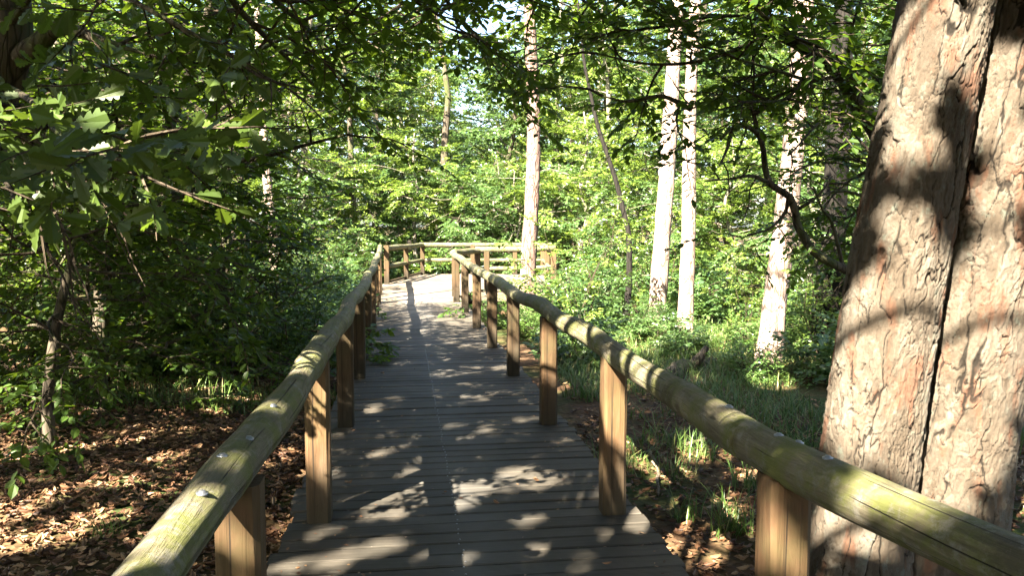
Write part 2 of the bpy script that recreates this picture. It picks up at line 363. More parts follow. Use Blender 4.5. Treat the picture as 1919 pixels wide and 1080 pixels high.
# ------------------------------------------------------------------ boardwalk
def xl(y): return -.72 - .128 * (y - 1.66) - .0006 * y * y - .045 * max(0, min(1, (2.9 - y) / 1.3)) if np.isscalar(y) else -.72 - .128 * (y - 1.66) - .0006 * y * y          # centre line of the left handrail
def xr(y): return .845 - .128 * (y - 2.5) - .0006 * y * y           # and of the right one
def deck_edge(y): return xl(y) - .16, xr(y) + .135
HEAD = math.atan(.135)
rng = np.random.default_rng(4)
def plank(mb, a, b, wdt, th=.032, top=0.0, tilt=0.0):
    a = np.asarray(a, float); b = np.asarray(b, float); d = b - a; ln = np.linalg.norm(d); d /= ln; n = np.array([-d[1], d[0]])
    pr = [(-wdt / 2, -th), (-wdt / 2, -.006), (-wdt / 2 + .006, 0), (wdt / 2 - .006, 0), (wdt / 2, -.006), (wdt / 2, -th)]
    V = []; U = []
    for k, e in ((0, a), (1, b)):
        for s, z in pr:
            V.append((*(e + n * s), z + top + tilt * (k - .5))); U.append((ln * (k - .5), s))
    fl = []; tt = []
    for j in range(5): fl += [j, j + 6, j + 7, j + 1][::-1]; tt.append(4)
    fl += [0, 1, 2, 3, 4, 5, 11, 10, 9, 8, 7, 6]; tt += [6, 6]
    mb.add(V, fl, tt, U)
walk = tag(thing('boardwalk', None, None), 'narrow boardwalk of weathered grey planks leading away between log handrails', 'boardwalk', kind='structure')
mb = MB(); y = -1.2; scr = []
pitch = .140
while y < 18.6:
    l, r = deck_edge(y)
    dl = rng.normal(0, .012); dr = rng.normal(0, .012)
    c, s = math.cos(HEAD), math.sin(HEAD)
    xm = (l + r) / 2; hw = (r - l) / 2
    a = (xm - (hw + dl) , y - (hw + dl) * math.tan(HEAD)); bb = (xm + hw + dr, y + (hw + dr) * math.tan(HEAD))
    plank(mb, a, bb, pitch * c - rng.uniform(.008, .014), top=rng.normal(0, .0022), tilt=rng.normal(0, .003))
    scr.append((xm, y)); y += pitch
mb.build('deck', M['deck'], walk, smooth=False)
mb = MB()
def box(mb, lo, hi, mi=0):
    x0, y0, z0 = lo; x1, y1, z1 = hi
    mb.add([(x0, y0, z0), (x1, y0, z0), (x1, y1, z0), (x0, y1, z0), (x0, y0, z1), (x1, y0, z1), (x1, y1, z1), (x0, y1, z1)],
           [0, 3, 2, 1, 4, 5, 6, 7, 0, 1, 5, 4, 1, 2, 6, 5, 2, 3, 7, 6, 3, 0, 4, 7], [4] * 6, None, mi)
def beam(mb, p, q, w, z0, z1):
    p = np.asarray(p[:2], float); q = np.asarray(q[:2], float); d = q - p; d /= np.linalg.norm(d); n = np.array([-d[1], d[0]]) * w / 2
    V = [(*(p - n), z0), (*(q - n), z0), (*(q + n), z0), (*(p + n), z0), (*(p - n), z1), (*(q - n), z1), (*(q + n), z1), (*(p + n), z1)]
    mb.add(V, [0, 3, 2, 1, 4, 5, 6, 7, 0, 1, 5, 4, 1, 2, 6, 5, 2, 3, 7, 6, 3, 0, 4, 7], [4] * 6)
for off in (.12, .5, .88):
    mb = MB(); yy = np.linspace(-1, 18.4, 7)
    pts = [((1 - off) * deck_edge(v)[0] + off * deck_edge(v)[1], v) for v in yy]
    for p, q in zip(pts, pts[1:]): beam(mb, p, q, .1, -.2, -.036)
    mb.build('joist', M['beam'], walk, smooth=False)
# screw heads down the middle of the boards: the nearest ones one can make out
def disc(r, h, n=10):
    m_ = MB(); m_.tube([(0, 0, -.002), (0, 0, h * .6), (0, 0, h)], [r, r, r * .6], n); return m_
sm = disc(.0046, .0022, 8); s0 = sm.build('screw', M['zinc'], walk)
first = True
for (x_, y_) in [s for s in scr if 3.2 < s[1] < 10.5]:
    for k in (-1, 1):
        o = s0 if first else s0.copy()
        if not first: COL.objects.link(o); o.parent = walk
        first = False
        o.location = (x_ - .045 * (1 if k > 0 else 0.6) + rng.normal(0, .004) - .02, y_ + k * .04, .002)

# viewing platform at the end
plat = tag(thing('viewing_platform', None, None), 'sunlit plank platform at the end of the boardwalk', 'platform', kind='structure')
PL = [P(726, 533, 22.1)[:2], P(792, 514, 26.6)[:2]]
mb = MB(); y = 18.62
while y < 26.7:
    lx = np.interp(y, [18.6, 22.1, 26.7], [xl(18.6) - .16, -3.6, -3.15])
    rx = 1.12 if y > 20.0 else xr(18.6) + .135 + max(0, (y - 18.6)) * .25
    plank(mb, (lx - rng.uniform(0, .03), y), (rx + rng.uniform(0, .03), y), .141, top=rng.normal(0, .002)); y += .152
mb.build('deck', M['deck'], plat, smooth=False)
mb = MB(); beam(mb, (-1.1, 19.93), (1.12, 19.93), .06, -.26, -.036); beam(mb, (1.06, 20), (1.06, 26.6), .06, -.26, -.036); beam(mb, (-3.1, 26.6), (1.06, 26.6), .06, -.26, -.036)
for xq in (-.9, .3, 1.0): beam(mb, (xq, 20.05), (xq, 20.2), .14, -.75, -.04)
mb.build('joist', M['beam'], plat, smooth=False)

# ------------------------------------------------------------------ railings
def log_mesh(pts, r0, r1, seed, n=26, step=.04, wob=.02, knots=()):
    pts = np.asarray(pts, float)
    s = np.r_[0, np.cumsum(np.linalg.norm(np.diff(pts, axis=0), axis=1))]; k = max(6, int(s[-1] / step))
    u = np.linspace(0, s[-1], k)
    # smooth path through the points
    Q = np.stack([np.interp(u, s, pts[:, c]) for c in range(3)], 1)
    ker = max(1, int(.35 / (s[-1] / k))); 
    if ker > 1:
        pad = np.pad(Q, ((ker, ker), (0, 0)), mode='reflect', reflect_type='odd'); w = np.hanning(2 * ker + 1); w /= w.sum()
        Q = np.stack([np.convolve(pad[:, c], w, 'valid') for c in range(3)], 1)
    seed = seed // 10; uy = Q[:, 1] + Q[:, 0] * .7; Q[:, 0] += wob * vnoise(uy * 1.1, seed, 0, seed); Q[:, 2] += wob * vnoise(uy * 1.1, seed, 7, seed + 1)
    rr = np.linspace(r0, r1, k) * (1 + .075 * vnoise(uy * 1.7, 0, seed, 2) + .03 * vnoise(uy * 6, 0, seed, 3))
    for ku, ka in knots: rr = rr * (1 + ka * np.exp(-((u - ku) / .12) ** 2))
    rr = rr * (1 - .02 * (seed % 2))
    mb = MB(); R = mb.tube(Q, rr, n)
    V = mb.V[0]; cen = np.repeat(Q, n, axis=0); dirs = V - cen
    an = np.tile(np.arange(n) * 2 * math.pi / n, k); uu = np.repeat(uy, n)
    f = 1 + .05 * vnoise(np.cos(an) * 2.0, np.sin(an) * 2.5, uu * 1.6, seed) + .012 * vnoise(np.cos(an) * 7, np.sin(an) * 7, uu * 3, seed + 4)
    mb.V[0] = cen + dirs * f[:, None]
    return mb, Q, rr
def post(parent, x, y, ztop, w=.132, rz=HEAD, z0=-.5, seed=0, lean=(0, 0)):
    g = np.random.default_rng(seed + 17); zs = np.array([z0 * 1.0, 0, .3, .6, ztop - .02, ztop])
    h = w / 2; ch = .016
    prof = [(-h, -h + ch), (-h + ch, -h), (h - ch, -h), (h, -h + ch), (h, h - ch), (h - ch, h), (-h + ch, h), (-h, h - ch)]
    V = []
    for z in zs:
        for (a, b) in prof:
            V.append((a + g.normal(0, .0012) + lean[0] * z, b + g.normal(0, .0012) + lean[1] * z, z))
    fl = []; tt = []
    for k in range(len(zs) - 1):
        for j in range(8): fl += [k * 8 + j, k * 8 + (j + 1) % 8, k * 8 + 8 + (j + 1) % 8, k * 8 + 8 + j]; tt.append(4)
    e = (len(zs) - 1) * 8; fl += [e + j for j in range(8)] + list(range(8))[::-1]; tt += [8, 8]
    mb = MB(); mb.add(V, fl, tt); o = mb.build('post', M['post'], parent, smooth=False)
    o.location = (x, y, 0); o.rotation_euler = (0, 0, rz); return o
washer = None
def bolts(parent, spots):
    global washer
    for p, n in spots:
        if washer is None:
            m_ = MB(); m_.tube([(0, 0, -.004), (0, 0, .003), (0, 0, .0035), (0, 0, .008), (0, 0, .0085)], [.0155, .0155, .009, .008, .003], 14); o = m_.build('bolt', M['zinc'], parent); washer = o
        else:
            o = washer.copy(); COL.objects.link(o); o.parent = parent
        o.location = p; o.rotation_euler = Vector(n).to_track_quat('Z', 'Y').to_euler()
RZ = .925
def rail_top(Q, rr, y, off=0.0, side=0.0):
    k = int(np.argmin(abs(Q[:, 1] - y))); return (Q[k, 0] + side, Q[k, 1], Q[k, 2] + math.sqrt(max(1e-6, rr[k] ** 2 - side ** 2)) * .985), (side * 3, 0, 1)
def railing(label, fx, ys, segs, seed, rs):
    t = thing('log_railing', label, 'railing', (0, 0, 0))
    for k, yy in enumerate(ys): post(t, fx(yy) if not isinstance(yy, tuple) else yy[0], yy if not isinstance(yy, tuple) else yy[1], .895 if k > 1 else .865, seed=seed * 30 + k)
    for k, sg in enumerate(segs):
        pts = sg['pts']; mb_, Q, rr = log_mesh(pts, sg['r'][0], sg['r'][1], seed * 10 + k, knots=sg.get('k', ()))
        o = mb_.build('handrail', M['rail'], t); bolts(o, [rail_top(Q, rr, yy, 0, s) for yy, s in sg.get('b', ())])
    return t
Ly = [.4, 2.40, 4.38, 6.45, 8.5, 10.5, 12.55, 14.6, 16.7, 18.8]
seg = lambda fx, ys, z=RZ: [(fx(v), v, z + dz) for v, dz in ys]
railing('mossy log handrail on square posts along the left side of the boardwalk', xl, Ly,
        [dict(pts=seg(xl, [(-.6, -.03), (.4, -.03), (1.6, -.03), (2.2, -.024), (2.74, -.015)]), r=(.069, .068), b=[(2.47, .03), (2.25, .0), (1.98, .02)]),
         dict(pts=seg(xl, [(2.62, -.017), (3.4, -.005), (4.4, .005), (6.45, -.02), (8.5, .0), (10.5, 0.01)]), r=(.068, .066), k=[(1.4, .08), (3.9, .07), (5.6, .06)], b=[(2.85, .02)]),
         dict(pts=seg(xl, [(10.5, .01), (12.5, .0), (14.6, .02), (16.7, .03), (18.8, .06)]), r=(.067, .066), k=[(3.0, .1)]),
         dict(pts=seg(xl, [(18.8, .06), (20.5, .1), (22.05, .12)]), r=(.068, .066))], 1, None)
def xr2(y): return xr(y) if y > 2.5 else xr(2.5) + (2.5 - y) * .34
Ry = [.5, 2.46, 4.5, 6.55, 8.65, 10.65, 12.75, 14.9, 17.0]
rr_ = railing('log handrail on square posts along the right side of the boardwalk, past the big pine', xr2, Ry,
        [dict(pts=seg(xr2, [(.1, -.05), (1.2, -.045), (1.8, -.04), (2.4, -.03), (2.78, -.022)]), r=(.072, .070), b=[(2.28, -.005), (2.42, .015), (2.5, 0.0)]),
         dict(pts=seg(xr2, [(2.66, -.025), (3.3, -.012), (4.5, -.005), (6.55, .015), (8.65, .0), (10.65, .01)]), r=(.070, .066), k=[(.95, .07), (2.9, .06), (4.4, .08)], b=[(2.86, .01)]),
         dict(pts=seg(xr2, [(10.65, .01), (12.7, .0), (14.9, .02), (17.0, .05), (18.15, .07)]), r=(.067, .066), k=[(2.2, .1)])], 2, None)
def rail_run(t, pts, z, r, seed, nm='handrail', step=.08):
    mb_, Q, rr = log_mesh([(p[0], p[1], z) for p in pts], r, r * .92, seed, n=14, step=step, wob=.03); return mb_.build(nm, M['rail'], t)
t = thing('log_railing', 'sunlit log railing round the far side of the platform, with a second rail below', 'railing')
FR = [(-3.47, 22.15), (-3.2, 24.2), (-2.95, 26.4), (-1.3, 26.45), (.1, 26.5), (1.02, 26.5), (1.03, 23.3)]
for k, (x_, y_) in enumerate(FR): post(t, x_, y_, 1.0 if k != 0 else 1.08, w=.14, rz=.1, seed=300 + k)
rail_run(t, [(-3.47, 22.1), (-3.2, 24.2), (-2.95, 26.4)], 1.0, .075, 61); rail_run(t, [(-3.05, 26.42), (-1.3, 26.45), (1.12, 26.5)], 1.0, .075, 62)
rail_run(t, [(-3.4, 22.25), (-3.2, 24.2), (-2.95, 26.3)], .50, .06, 63, 'lower_rail'); rail_run(t, [(-2.95, 26.42), (-1.3, 26.45), (1.0, 26.5)], .50, .06, 64, 'lower_rail')
rail_run(t, [(1.02, 26.5), (1.03, 23.3), (1.04, 20.1)], 1.0, .07, 65); rail_run(t, [(1.02, 26.5), (1.03, 23.3), (1.04, 20.1)], .5, .055, 66, 'lower_rail')
mb = MB(); beam(mb, (-3.42, 22.3), (-3.0, 26.3), .07, .03, .09); mb.build('kerb_board', M['post'], t, smooth=False)
t = thing('log_railing', 'log railing along the near side of the platform, behind the slender pine', 'railing')
NR = [(-1.31, 18.35), (-.86, 20.02), (-.63, 20.02), (.35, 20.02), (1.04, 20.02)]
for k, (x_, y_) in enumerate(NR): post(t, x_, y_, .98, w=.14, rz=.05, seed=330 + k)
rail_run(t, [(-1.30, 18.05), (-1.27, 18.6), (-.95, 19.8), (-.8, 20.02)], 1.02, .08, 71); rail_run(t, [(-.9, 20.0), (.35, 20.02), (1.1, 20.02)], 1.05, .075, 72)
rail_run(t, [(-.9, 20.02), (.35, 20.02), (1.04, 20.02)], .57, .06, 73, 'lower_rail')

# ------------------------------------------------------------------ foliage tools
T_BEECH = (np.array([(0, 0, 0), (.28, .25, .05), (.66, .25, .05), (1, 0, -.05), (.66, -.25, .05), (.28, -.25, .05)]), [0, 3, 2, 1, 0, 5, 4, 3], [4, 4])
T_SIMPLE = (np.array([(0, 0, 0), (.5, .31, .06), (1, 0, -.04), (.5, -.31, .06)]), [0, 2, 1, 0, 3, 2], [3, 3])
_ok = [(.0, .02), (.12, .05), (.2, .15), (.27, .16), (.33, .09), (.42, .22), (.50, .25), (.56, .15), (.65, .28), (.74, .29), (.79, .18), (.88, .21), (.95, .14), (1.0, .0)]
_ov = [(0, 0, 0)] + [(x, y, .12 * y) for x, y in _ok[:-1]] + [(1, 0, -.06)] + [(x, -y, .12 * y) for x, y in _ok[:-1][::-1]]
_n = len(_ok)
T_OAK = (np.array(_ov), list(range(0, _n + 1))[::-1] + [0] + list(range(_n, 2 * _n))[::-1], [_n + 1, _n + 1])
def unit(a): return a / (np.linalg.norm(a, axis=-1, keepdims=True) + 1e-9)
def leaf_geo(pos, ax, nrm, size, T):
    t, fl, tt = T; ax = unit(ax); side = unit(np.cross(nrm, ax)); nn = np.cross(ax, side)
    V = pos[:, None] + size[:, None, None] * (t[None, :, 0, None] * ax[:, None] + t[None, :, 1, None] * side[:, None] + t[None, :, 2, None] * nn[:, None])
    k = len(t); n = len(pos)
    F_ = (np.asarray(fl)[None] + np.arange(n)[:, None] * k).ravel(); return V.reshape(-1, 3), F_, np.tile(tt, n)
BEAMS = []                       # chosen sunbeams, leaves in their way are cut from the crowns: point, radius
def lit(u, v, d, r): BEAMS.append((P(u, v, d), r))
def litg(u, v, r, z=0.0): BEAMS.append((G(u, v, z), r))
for u, v, r in [(1725, 40, .16), (1700, 130, .12), (1705, 250, .11), (1690, 420, .09), (1655, 590, .15), (1650, 690, .16), (1610, 780, .13), (1660, 800, .13), (1700, 650, .1),
                (1800, 720, .16), (1790, 800, .16), (1830, 640, .13), (1840, 560, .15), (1760, 560, .1), (1850, 130, .13), (1870, 330, .10), (1880, 470, .12), (1580, 960, .12), (1760, 860, .13), (1640, 640, .18), (1600, 740, .14), (1820, 680, .16), (1870, 60, .12)]: lit(u, v, 4.22, r * (1.5 if v > 500 else 1.2))
for u, v, d, r in [(1660, 930, 2.15, .10), (1740, 960, 2.0, .07), (1480, 850, 2.45, .05), (1250, 700, 3.7, .05), (320, 1000, 1.62, .11), (300, 1055, 1.5, .09), (350, 945, 1.80, .11), (415, 890, 2.02, .07), (450, 835, 2.25, .05), (520, 760, 2.9, .05), (585, 850, 4.35, .07), (455, 1010, 2.35, .08),
                   (1440, 1000, 2.4, .08), (1480, 1030, 2.4, .07), (1150, 800, 4.45, .07), (1150, 860, 4.45, .07), (1032, 650, 6.5, .09), (1030, 700, 6.5, .07), (968, 600, 8.6, .09), (965, 660, 8.6, .07), (560, 690, 4.4, .05), (1100, 625, 5.2, .04), (1190, 660, 4.1, .04), (1340, 740, 3.0, .06), (1400, 780, 2.8, .05)]: lit(u, v, d, r)
for u, v, r in [(715, 845, .07), (795, 857, .06), (912, 808, .10), (980, 788, .09), (845, 800, .05), (700, 768, .11), (785, 765, .06), (935, 648, .2), (850, 640, .16), (905, 750, .06), (1020, 1030, .10), (1000, 975, .08), (960, 990, .06), (1190, 985, .13), (1160, 1000, .1),
                (640, 1050, .12), (720, 1030, .11), (600, 1000, .07), (560, 1060, .10), (800, 1040, .06), (1130, 920, .06), (1100, 890, .05), (1050, 828, .09), (1100, 1060, .08), (680, 930, .06), (870, 720, .08), (760, 690, .09), (830, 600, .22), (900, 600, .2), (780, 620, .2), (940, 690, .1), (1240, 1010, .1)]: litg(u, v, r * .62)
for u, v, r in [(165, 722, .2), (120, 735, .15), (440, 790, .12), (400, 750, .22), (480, 760, .18), (280, 862, .12), (200, 880, .1), (60, 1000, .2), (150, 1040, .22), (30, 1050, .18), (250, 990, .12), (90, 910, .1), (330, 830, .1), (290, 930, .1), (360, 880, .1), (160, 960, .12)]: litg(u, v, r * .8, -.4)
for u, v, r in [
                (1330, 1020, .28), (1290, 960, .16), (1330, 860, .22), (1270, 900, .15), (1400, 900, .12), (1220, 880, .12), (1360, 960, .18), (1350, 800, .2), (1200, 850, .15), (1450, 720, .25), (1900, 950, .2), (1890, 880, .15)]: litg(u, v, r, -.4)
for u, v in [(190, 290), (110, 290), (60, 240), (75, 300), (20, 280), (150, 250), (15, 200), (300, 130), (240, 100), (40, 350)]: lit(u, v, 2.9, .17)
for u, v in [(1500, 110), (1470, 90), (1540, 150), (1560, 170)]: lit(u, v, 5.5, .25)
BP = np.array([b[0] for b in BEAMS]); BR = np.array([b[1] for b in BEAMS]); SDIR = -LDIR
def shade_prob(pos):  # thins the crowns where their shadow would reach sunny ground
    """how closed the canopy is over the spot of ground this leaf would shade (a sunny clearing lies round the platform)"""
    k = pos[:, 2] / -LDIR[2]; gx = pos[:, 0] + LDIR[0] * k; gy = pos[:, 1] + LDIR[1] * k
    p = np.ones(len(pos))
    clear = 1 / (1 + np.exp(-(gy - 15.6 - .25 * (gx + 2) * (gx < -2)) * 1.6))
    right = 1 / (1 + np.exp(-(gx - 2.6 - .0 * gy) * 1.8)) / (1 + np.exp(-(gy - 12.9) * 3))
    left = 1 / (1 + np.exp((gx + 5.6) * 2)) / (1 + np.exp(-(gy - 10.5) * 1.5))
    return np.clip(1 - .95 * clear, 0, 1) * (1 - .85 * right) * (1 - .8 * left)
def sun_keep(pos, rnd, use_map=True, r_scale=1.0):
    keep = np.ones(len(pos), bool)
    for p, r in zip(BP, BR):
        d = pos - p; tt = d @ SDIR; perp = d - tt[:, None] * SDIR
        keep &= ~((tt > .45) & ((perp ** 2).sum(1) < (r * r_scale * 1.0 + .035) ** 2))
    keep &= ~((np.abs(pos - CAMP) ** 2).sum(1) < 2.0 ** 2) | (pos[:, 1] < -.1)
    if use_map: keep &= rnd.random(len(pos)) < shade_prob(pos)
    return keep
BIG = BR >= .065
def blocks(pts, rad):
    """would this limb cut across one of the gaps in the canopy?"""
    pts = np.asarray(pts, float); u = np.linspace(0, len(pts) - 1, 40); q = np.stack([np.interp(u, np.arange(len(pts)), pts[:, c]) for c in range(3)], 1)
    for p, r in zip(BP[BIG], BR[BIG]):
        d = q - p; tt = d @ SDIR; perp = d - tt[:, None] * SDIR
        if ((tt > .6) & ((perp ** 2).sum(1) < (r * .75 + rad) ** 2)).any(): return True
    return False
class Tree:
    def __init__(s, seed, leaf=.075, T=T_BEECH, dens=1.0, flat=.75, droop=.15, nl=12, twig_len=.55, mat='beech', bark='twig', twigs=True):
        s.g = np.random.default_rng(seed); s.mb = MB(); s.tw = MB(); s.lp = []; s.la = []; s.ln = []; s.ls = []
        s.leaf, s.T, s.flat, s.droop, s.nl, s.tl, s.mat, s.bark, s.dens, s.twigs = leaf, T, flat, droop, nl, twig_len, mat, bark, dens, twigs
    def path(s, p, d, L, n, wander=.25, grav=0.0):
        p = np.array(p, float); d = unit(np.array(d, float)); pts = [p.copy()]
        for k in range(n):
            d = unit(d + s.g.normal(0, wander, 3) + np.array([0, 0, grav])); p = p + d * L / n; pts.append(p.copy())
        return np.array(pts)
    def limb(s, pts, r0, r1, n=9, smooth=True):
        pts = np.asarray(pts, float)
        if smooth and len(pts) > 2:
            u = np.arange(len(pts)); uu = np.linspace(0, len(pts) - 1, (len(pts) - 1) * 5 + 1)
            # Catmull-Rom
            Q = []
            for x in uu:
                i = min(int(x), len(pts) - 2); f = x - i; a = pts[max(i - 1, 0)]; b = pts[i]; c = pts[i + 1]; d = pts[min(i + 2, len(pts) - 1)]
                Q.append(.5 * (2 * b + (c - a) * f + (2 * a - 5 * b + 4 * c - d) * f * f + (3 * b - a - 3 * c + d) * f ** 3))
            pts = np.array(Q)
        s.mb.tube(pts, np.linspace(r0, r1, len(pts)), n); return pts
    def twig(s, p, d, L):
        g = s.g; d = unit(np.array(d, float)); n = s.nl
        pts = s.path(p, d, L, 3, .12, -s.droop * .3)
        if s.twigs: s.tw.tube(pts, [.006, .0045, .003, .0015], 3, cap=False)
        u = np.linspace(.12, 1, n) ** .85; q = np.stack([np.interp(u * 3, np.arange(4), pts[:, c]) for c in range(3)], 1)
        axd = unit(pts[-1] - pts[0]); up = unit(np.array([0, 0, 1.0]) + g.normal(0, (1 - s.flat) * .9, 3)); sd = unit(np.cross(up, axd))
        sg = np.where(np.arange(n) % 2 == 0, 1, -1)[:, None]
        a = axd[None] * .65 + sg * sd[None] * .8 + g.normal(0, .25, (n, 3)) - np.array([0, 0, s.droop])
        a[-1] = axd
        nr = up[None] + g.normal(0, (1 - s.flat) * .8 + .12, (n, 3))
        s.lp.append(q); s.la.append(a); s.ln.append(nr); s.ls.append(s.leaf * g.uniform(.65, 1.2, n))
    def spray(s, p, d, L, ntw=8, r=.012):
        """a side branch carrying twigs in one roughly flat plane"""
        pts = s.path(p, d, L, 5, .16, -s.droop * .12); s.tw.tube(pts, np.linspace(r, r * .3, 6), 4, cap=False)
        ax = unit(pts[-1] - pts[0]); up = unit(np.array([0, 0, 1.0]) + s.g.normal(0, 1 - s.flat, 3)); sd = unit(np.cross(up, ax))
        for k in range(ntw):
            f = .15 + .85 * (k + s.g.random()) / ntw; q = [np.interp(f * 5, np.arange(6), pts[:, c]) for c in range(3)]
            sg = 1 if k % 2 else -1
            s.twig(q, ax * .7 + sg * sd * s.g.uniform(.5, 1.1) + s.g.normal(0, .15, 3), s.tl * s.g.uniform(.6, 1.2) * (1.15 - .5 * f))
        s.twig(pts[-1], ax, s.tl * .8)
    def clothe(s, pts, step=.35, L=1.2, f0=.2, up=.1, ntw=8, side=None):
        """side sprays along a limb"""
        ln = np.r_[0, np.cumsum(np.linalg.norm(np.diff(pts, axis=0), axis=1))]; u = ln[-1] * f0; k = 0
        while u < ln[-1]:
            q = np.array([np.interp(u, ln, pts[:, c]) for c in range(3)]); i = min(int(np.searchsorted(ln, u)), len(pts) - 1); ax = unit(pts[i] - pts[max(i - 1, 0)])
            h = unit(np.cross(ax, np.array([0, 0, 1.0])) + 1e-4) * (1 if k % 2 else -1)
            d = ax * s.g.uniform(.2, .8) + h * s.g.uniform(.6, 1.1) + np.array([0, 0, s.g.normal(up, .35)])
            s.spray(q, d, L * s.g.uniform(.55, 1.2), ntw); k += 1; u += step * s.g.uniform(.7, 1.3)
        s.spray(pts[-1], unit(pts[-1] - pts[-2]), L * .8, ntw)
    def leaves(s):
        return np.concatenate(s.lp), np.concatenate(s.la), np.concatenate(s.ln), np.concatenate(s.ls)
    def finish(s, name, label, cat, base, group=None, carve=None, barkmat='bark_dark'):
        base = np.asarray(base, float); t = thing(name, label, cat, tuple(base), group)
        if s.mb.V:
            s.mb.V = [v - base for v in s.mb.V]; s.mb.build('trunk', M[barkmat], t)
        p, a, n, z = s.leaves()
        if carve is not None:
            k = carve(p); p, a, n, z = p[k], a[k], n[k], z[k]
        V, Fl, tt = leaf_geo(p - base, a, n, z, s.T)
        if s.tw.V and carve is not None:
            ids = np.repeat(np.arange(len(s.tw.V)), [len(v) for v in s.tw.V]); bad = ~sun_keep(np.concatenate(s.tw.V), np.random.default_rng(3), False, .8); kk = np.bincount(ids, bad, len(s.tw.V)) == 0; off = 0; nV = []; nF = []; nT = []; m_ = 0
            for v, f_, t_, ok_ in zip(s.tw.V, s.tw.F, s.tw.T, kk):
                if ok_: nV.append(v); nF.append(f_ - off + m_); nT.append(t_); m_ += len(v)
                off += len(v)
            s.tw.V, s.tw.F, s.tw.T = nV, nF, nT
        if s.tw.V:
            tv = np.concatenate(s.tw.V) - base; tf = np.concatenate(s.tw.F); t2 = np.concatenate(s.tw.T)
            V2 = np.concatenate([V, tv]); F2 = np.concatenate([Fl, tf + len(V)]); T2 = np.concatenate([tt, t2]); mi = np.r_[np.zeros(len(tt)), np.ones(len(t2))]
        else: V2, F2, T2, mi = V, Fl, tt, np.zeros(len(tt))
        link('crown', new_mesh('crown', V2, F2, T2, [M[s.mat], M['twig']], mi, None, False), t)
        t['n'] = 0; del t['n']
        return t
#__PART2__

# ------------------------------------------------------------------ the big twin-stemmed pine
def bark_stem(pts, r_of, seed, per=12, nseg=360, step=.006, zc=.16):
    """trunk skin with real bark plates: pts bottom to top, r_of(u metres from the bottom)"""
    pts = np.asarray(pts, float); s = np.r_[0, np.cumsum(np.linalg.norm(np.diff(pts, axis=0), axis=1))]
    k = int(s[-1] / step); u = np.linspace(0, s[-1], k)
    Q = np.stack([np.interp(u, s, pts[:, c]) for c in range(3)], 1)
    ker = int(.5 / step); pad = np.pad(Q, ((ker, ker), (0, 0)), mode='reflect', reflect_type='odd'); w = np.hanning(2 * ker + 1); w /= w.sum()
    Q = np.stack([np.convolve(pad[:, c], w, 'valid') for c in range(3)], 1)
    an = np.arange(nseg) / nseg
    A, U = np.meshgrid(an, u)
    cx, cy = np.cos(A * 2 * math.pi), np.sin(A * 2 * math.pi)
    R = r_of(U)
    lump = 1 + .035 * vnoise(cx * 1.3, cy * 1.3, U * .7, seed) + .02 * vnoise(cx * 2.6, cy * 2.6, U * 1.6, seed + 1)
    # plates: stretched cells, wavy and tilted, cracks only where a slow noise lets them open
    wv = .34 * fbm(cx * 1.6, cy * 1.6, U * 1.5, seed + 2, 4)
    wu = .5 * fbm(cx * 2.6 + 9, cy * 2.6, U * 3.2, seed + 3, 4)
    jag = .05 * fbm(cx * 14, cy * 14, U * 14, seed + 13, 2)
    e1, id1 = cells(A * per + wv + jag, U * 1.9 + wu + jag, per, seed)
    e2, id2 = cells(A * per * 2 + 1.7 * wv + 1.5 * jag, U * 5.5 + 1.7 * wu + jag, per * 2, seed + 20)
    e3, id3 = cells(A * per * 5 + 3 * wv + 2 * jag, U * 17 + 3 * wu + 2 * jag, per * 5, seed + 40)
    op = np.clip(.52 + .9 * vnoise(cx * 2.0, cy * 2.0, U * 1.8, seed + 6) + .3 * vnoise(cx * 6, cy * 6, U * 5, seed + 16), 0, 1)
    op2 = np.clip(.22 + 1.0 * vnoise(cx * 3, cy * 3, U * 3.2, seed + 7) + .4 * vnoise(cx * 8, cy * 8, U * 7, seed + 17), 0, 1)
    c1 = np.exp(-(e1 / (.012 + .038 * op)) ** 2) * (.25 + .75 * op); c2 = np.exp(-(e2 / (.012 + .036 * op2)) ** 2) * op2
    c3 = np.exp(-(e3 / .08) ** 2) * np.clip(.1 + vnoise(cx * 3.5, cy * 3.5, U * 4, seed + 9) * 1.1, 0, .5)
    crack = np.clip(c1 + .9 * c2 + c3, 0, 1)
    fine = fbm(cx * 9, cy * 9, U * 9, seed + 8, 4)
    edge = lambda e, w_: np.clip(e / w_, 0, 1)
    pl = (id1 - .5) * .008 * edge(e1, .04) + (id2 - .5) * .007 * edge(e2, .04) + (id3 - .5) * .007 * edge(e3, .06)
    R = R * lump + pl + .003 * fine + .003 * fbm(cx * 30, cy * 30, U * 24, seed + 30, 2) - .016 * crack
    V = Q[:, None, :] + np.stack([cx * R, cy * R, 0 * R], -1)
    i = np.arange(k - 1)[:, None] * nseg; j = np.arange(nseg)[None]; j2 = (j + 1) % nseg
    q = np.stack([i + j, i + j2, i + nseg + j2, i + nseg + j], -1).reshape(-1)
    return V.reshape(-1, 3), q, crack.ravel(), np.clip(.35 * id1 + .35 * id2 + .3 * id3, 0, 1).ravel(), Q
big = thing('pine_tree', 'huge old pine with two fused trunks and cracked pinkish bark beside the right handrail', 'tree', (2.15, 4.45, -.6))
BB = np.array([2.15, 4.45, -.6]); stems = []
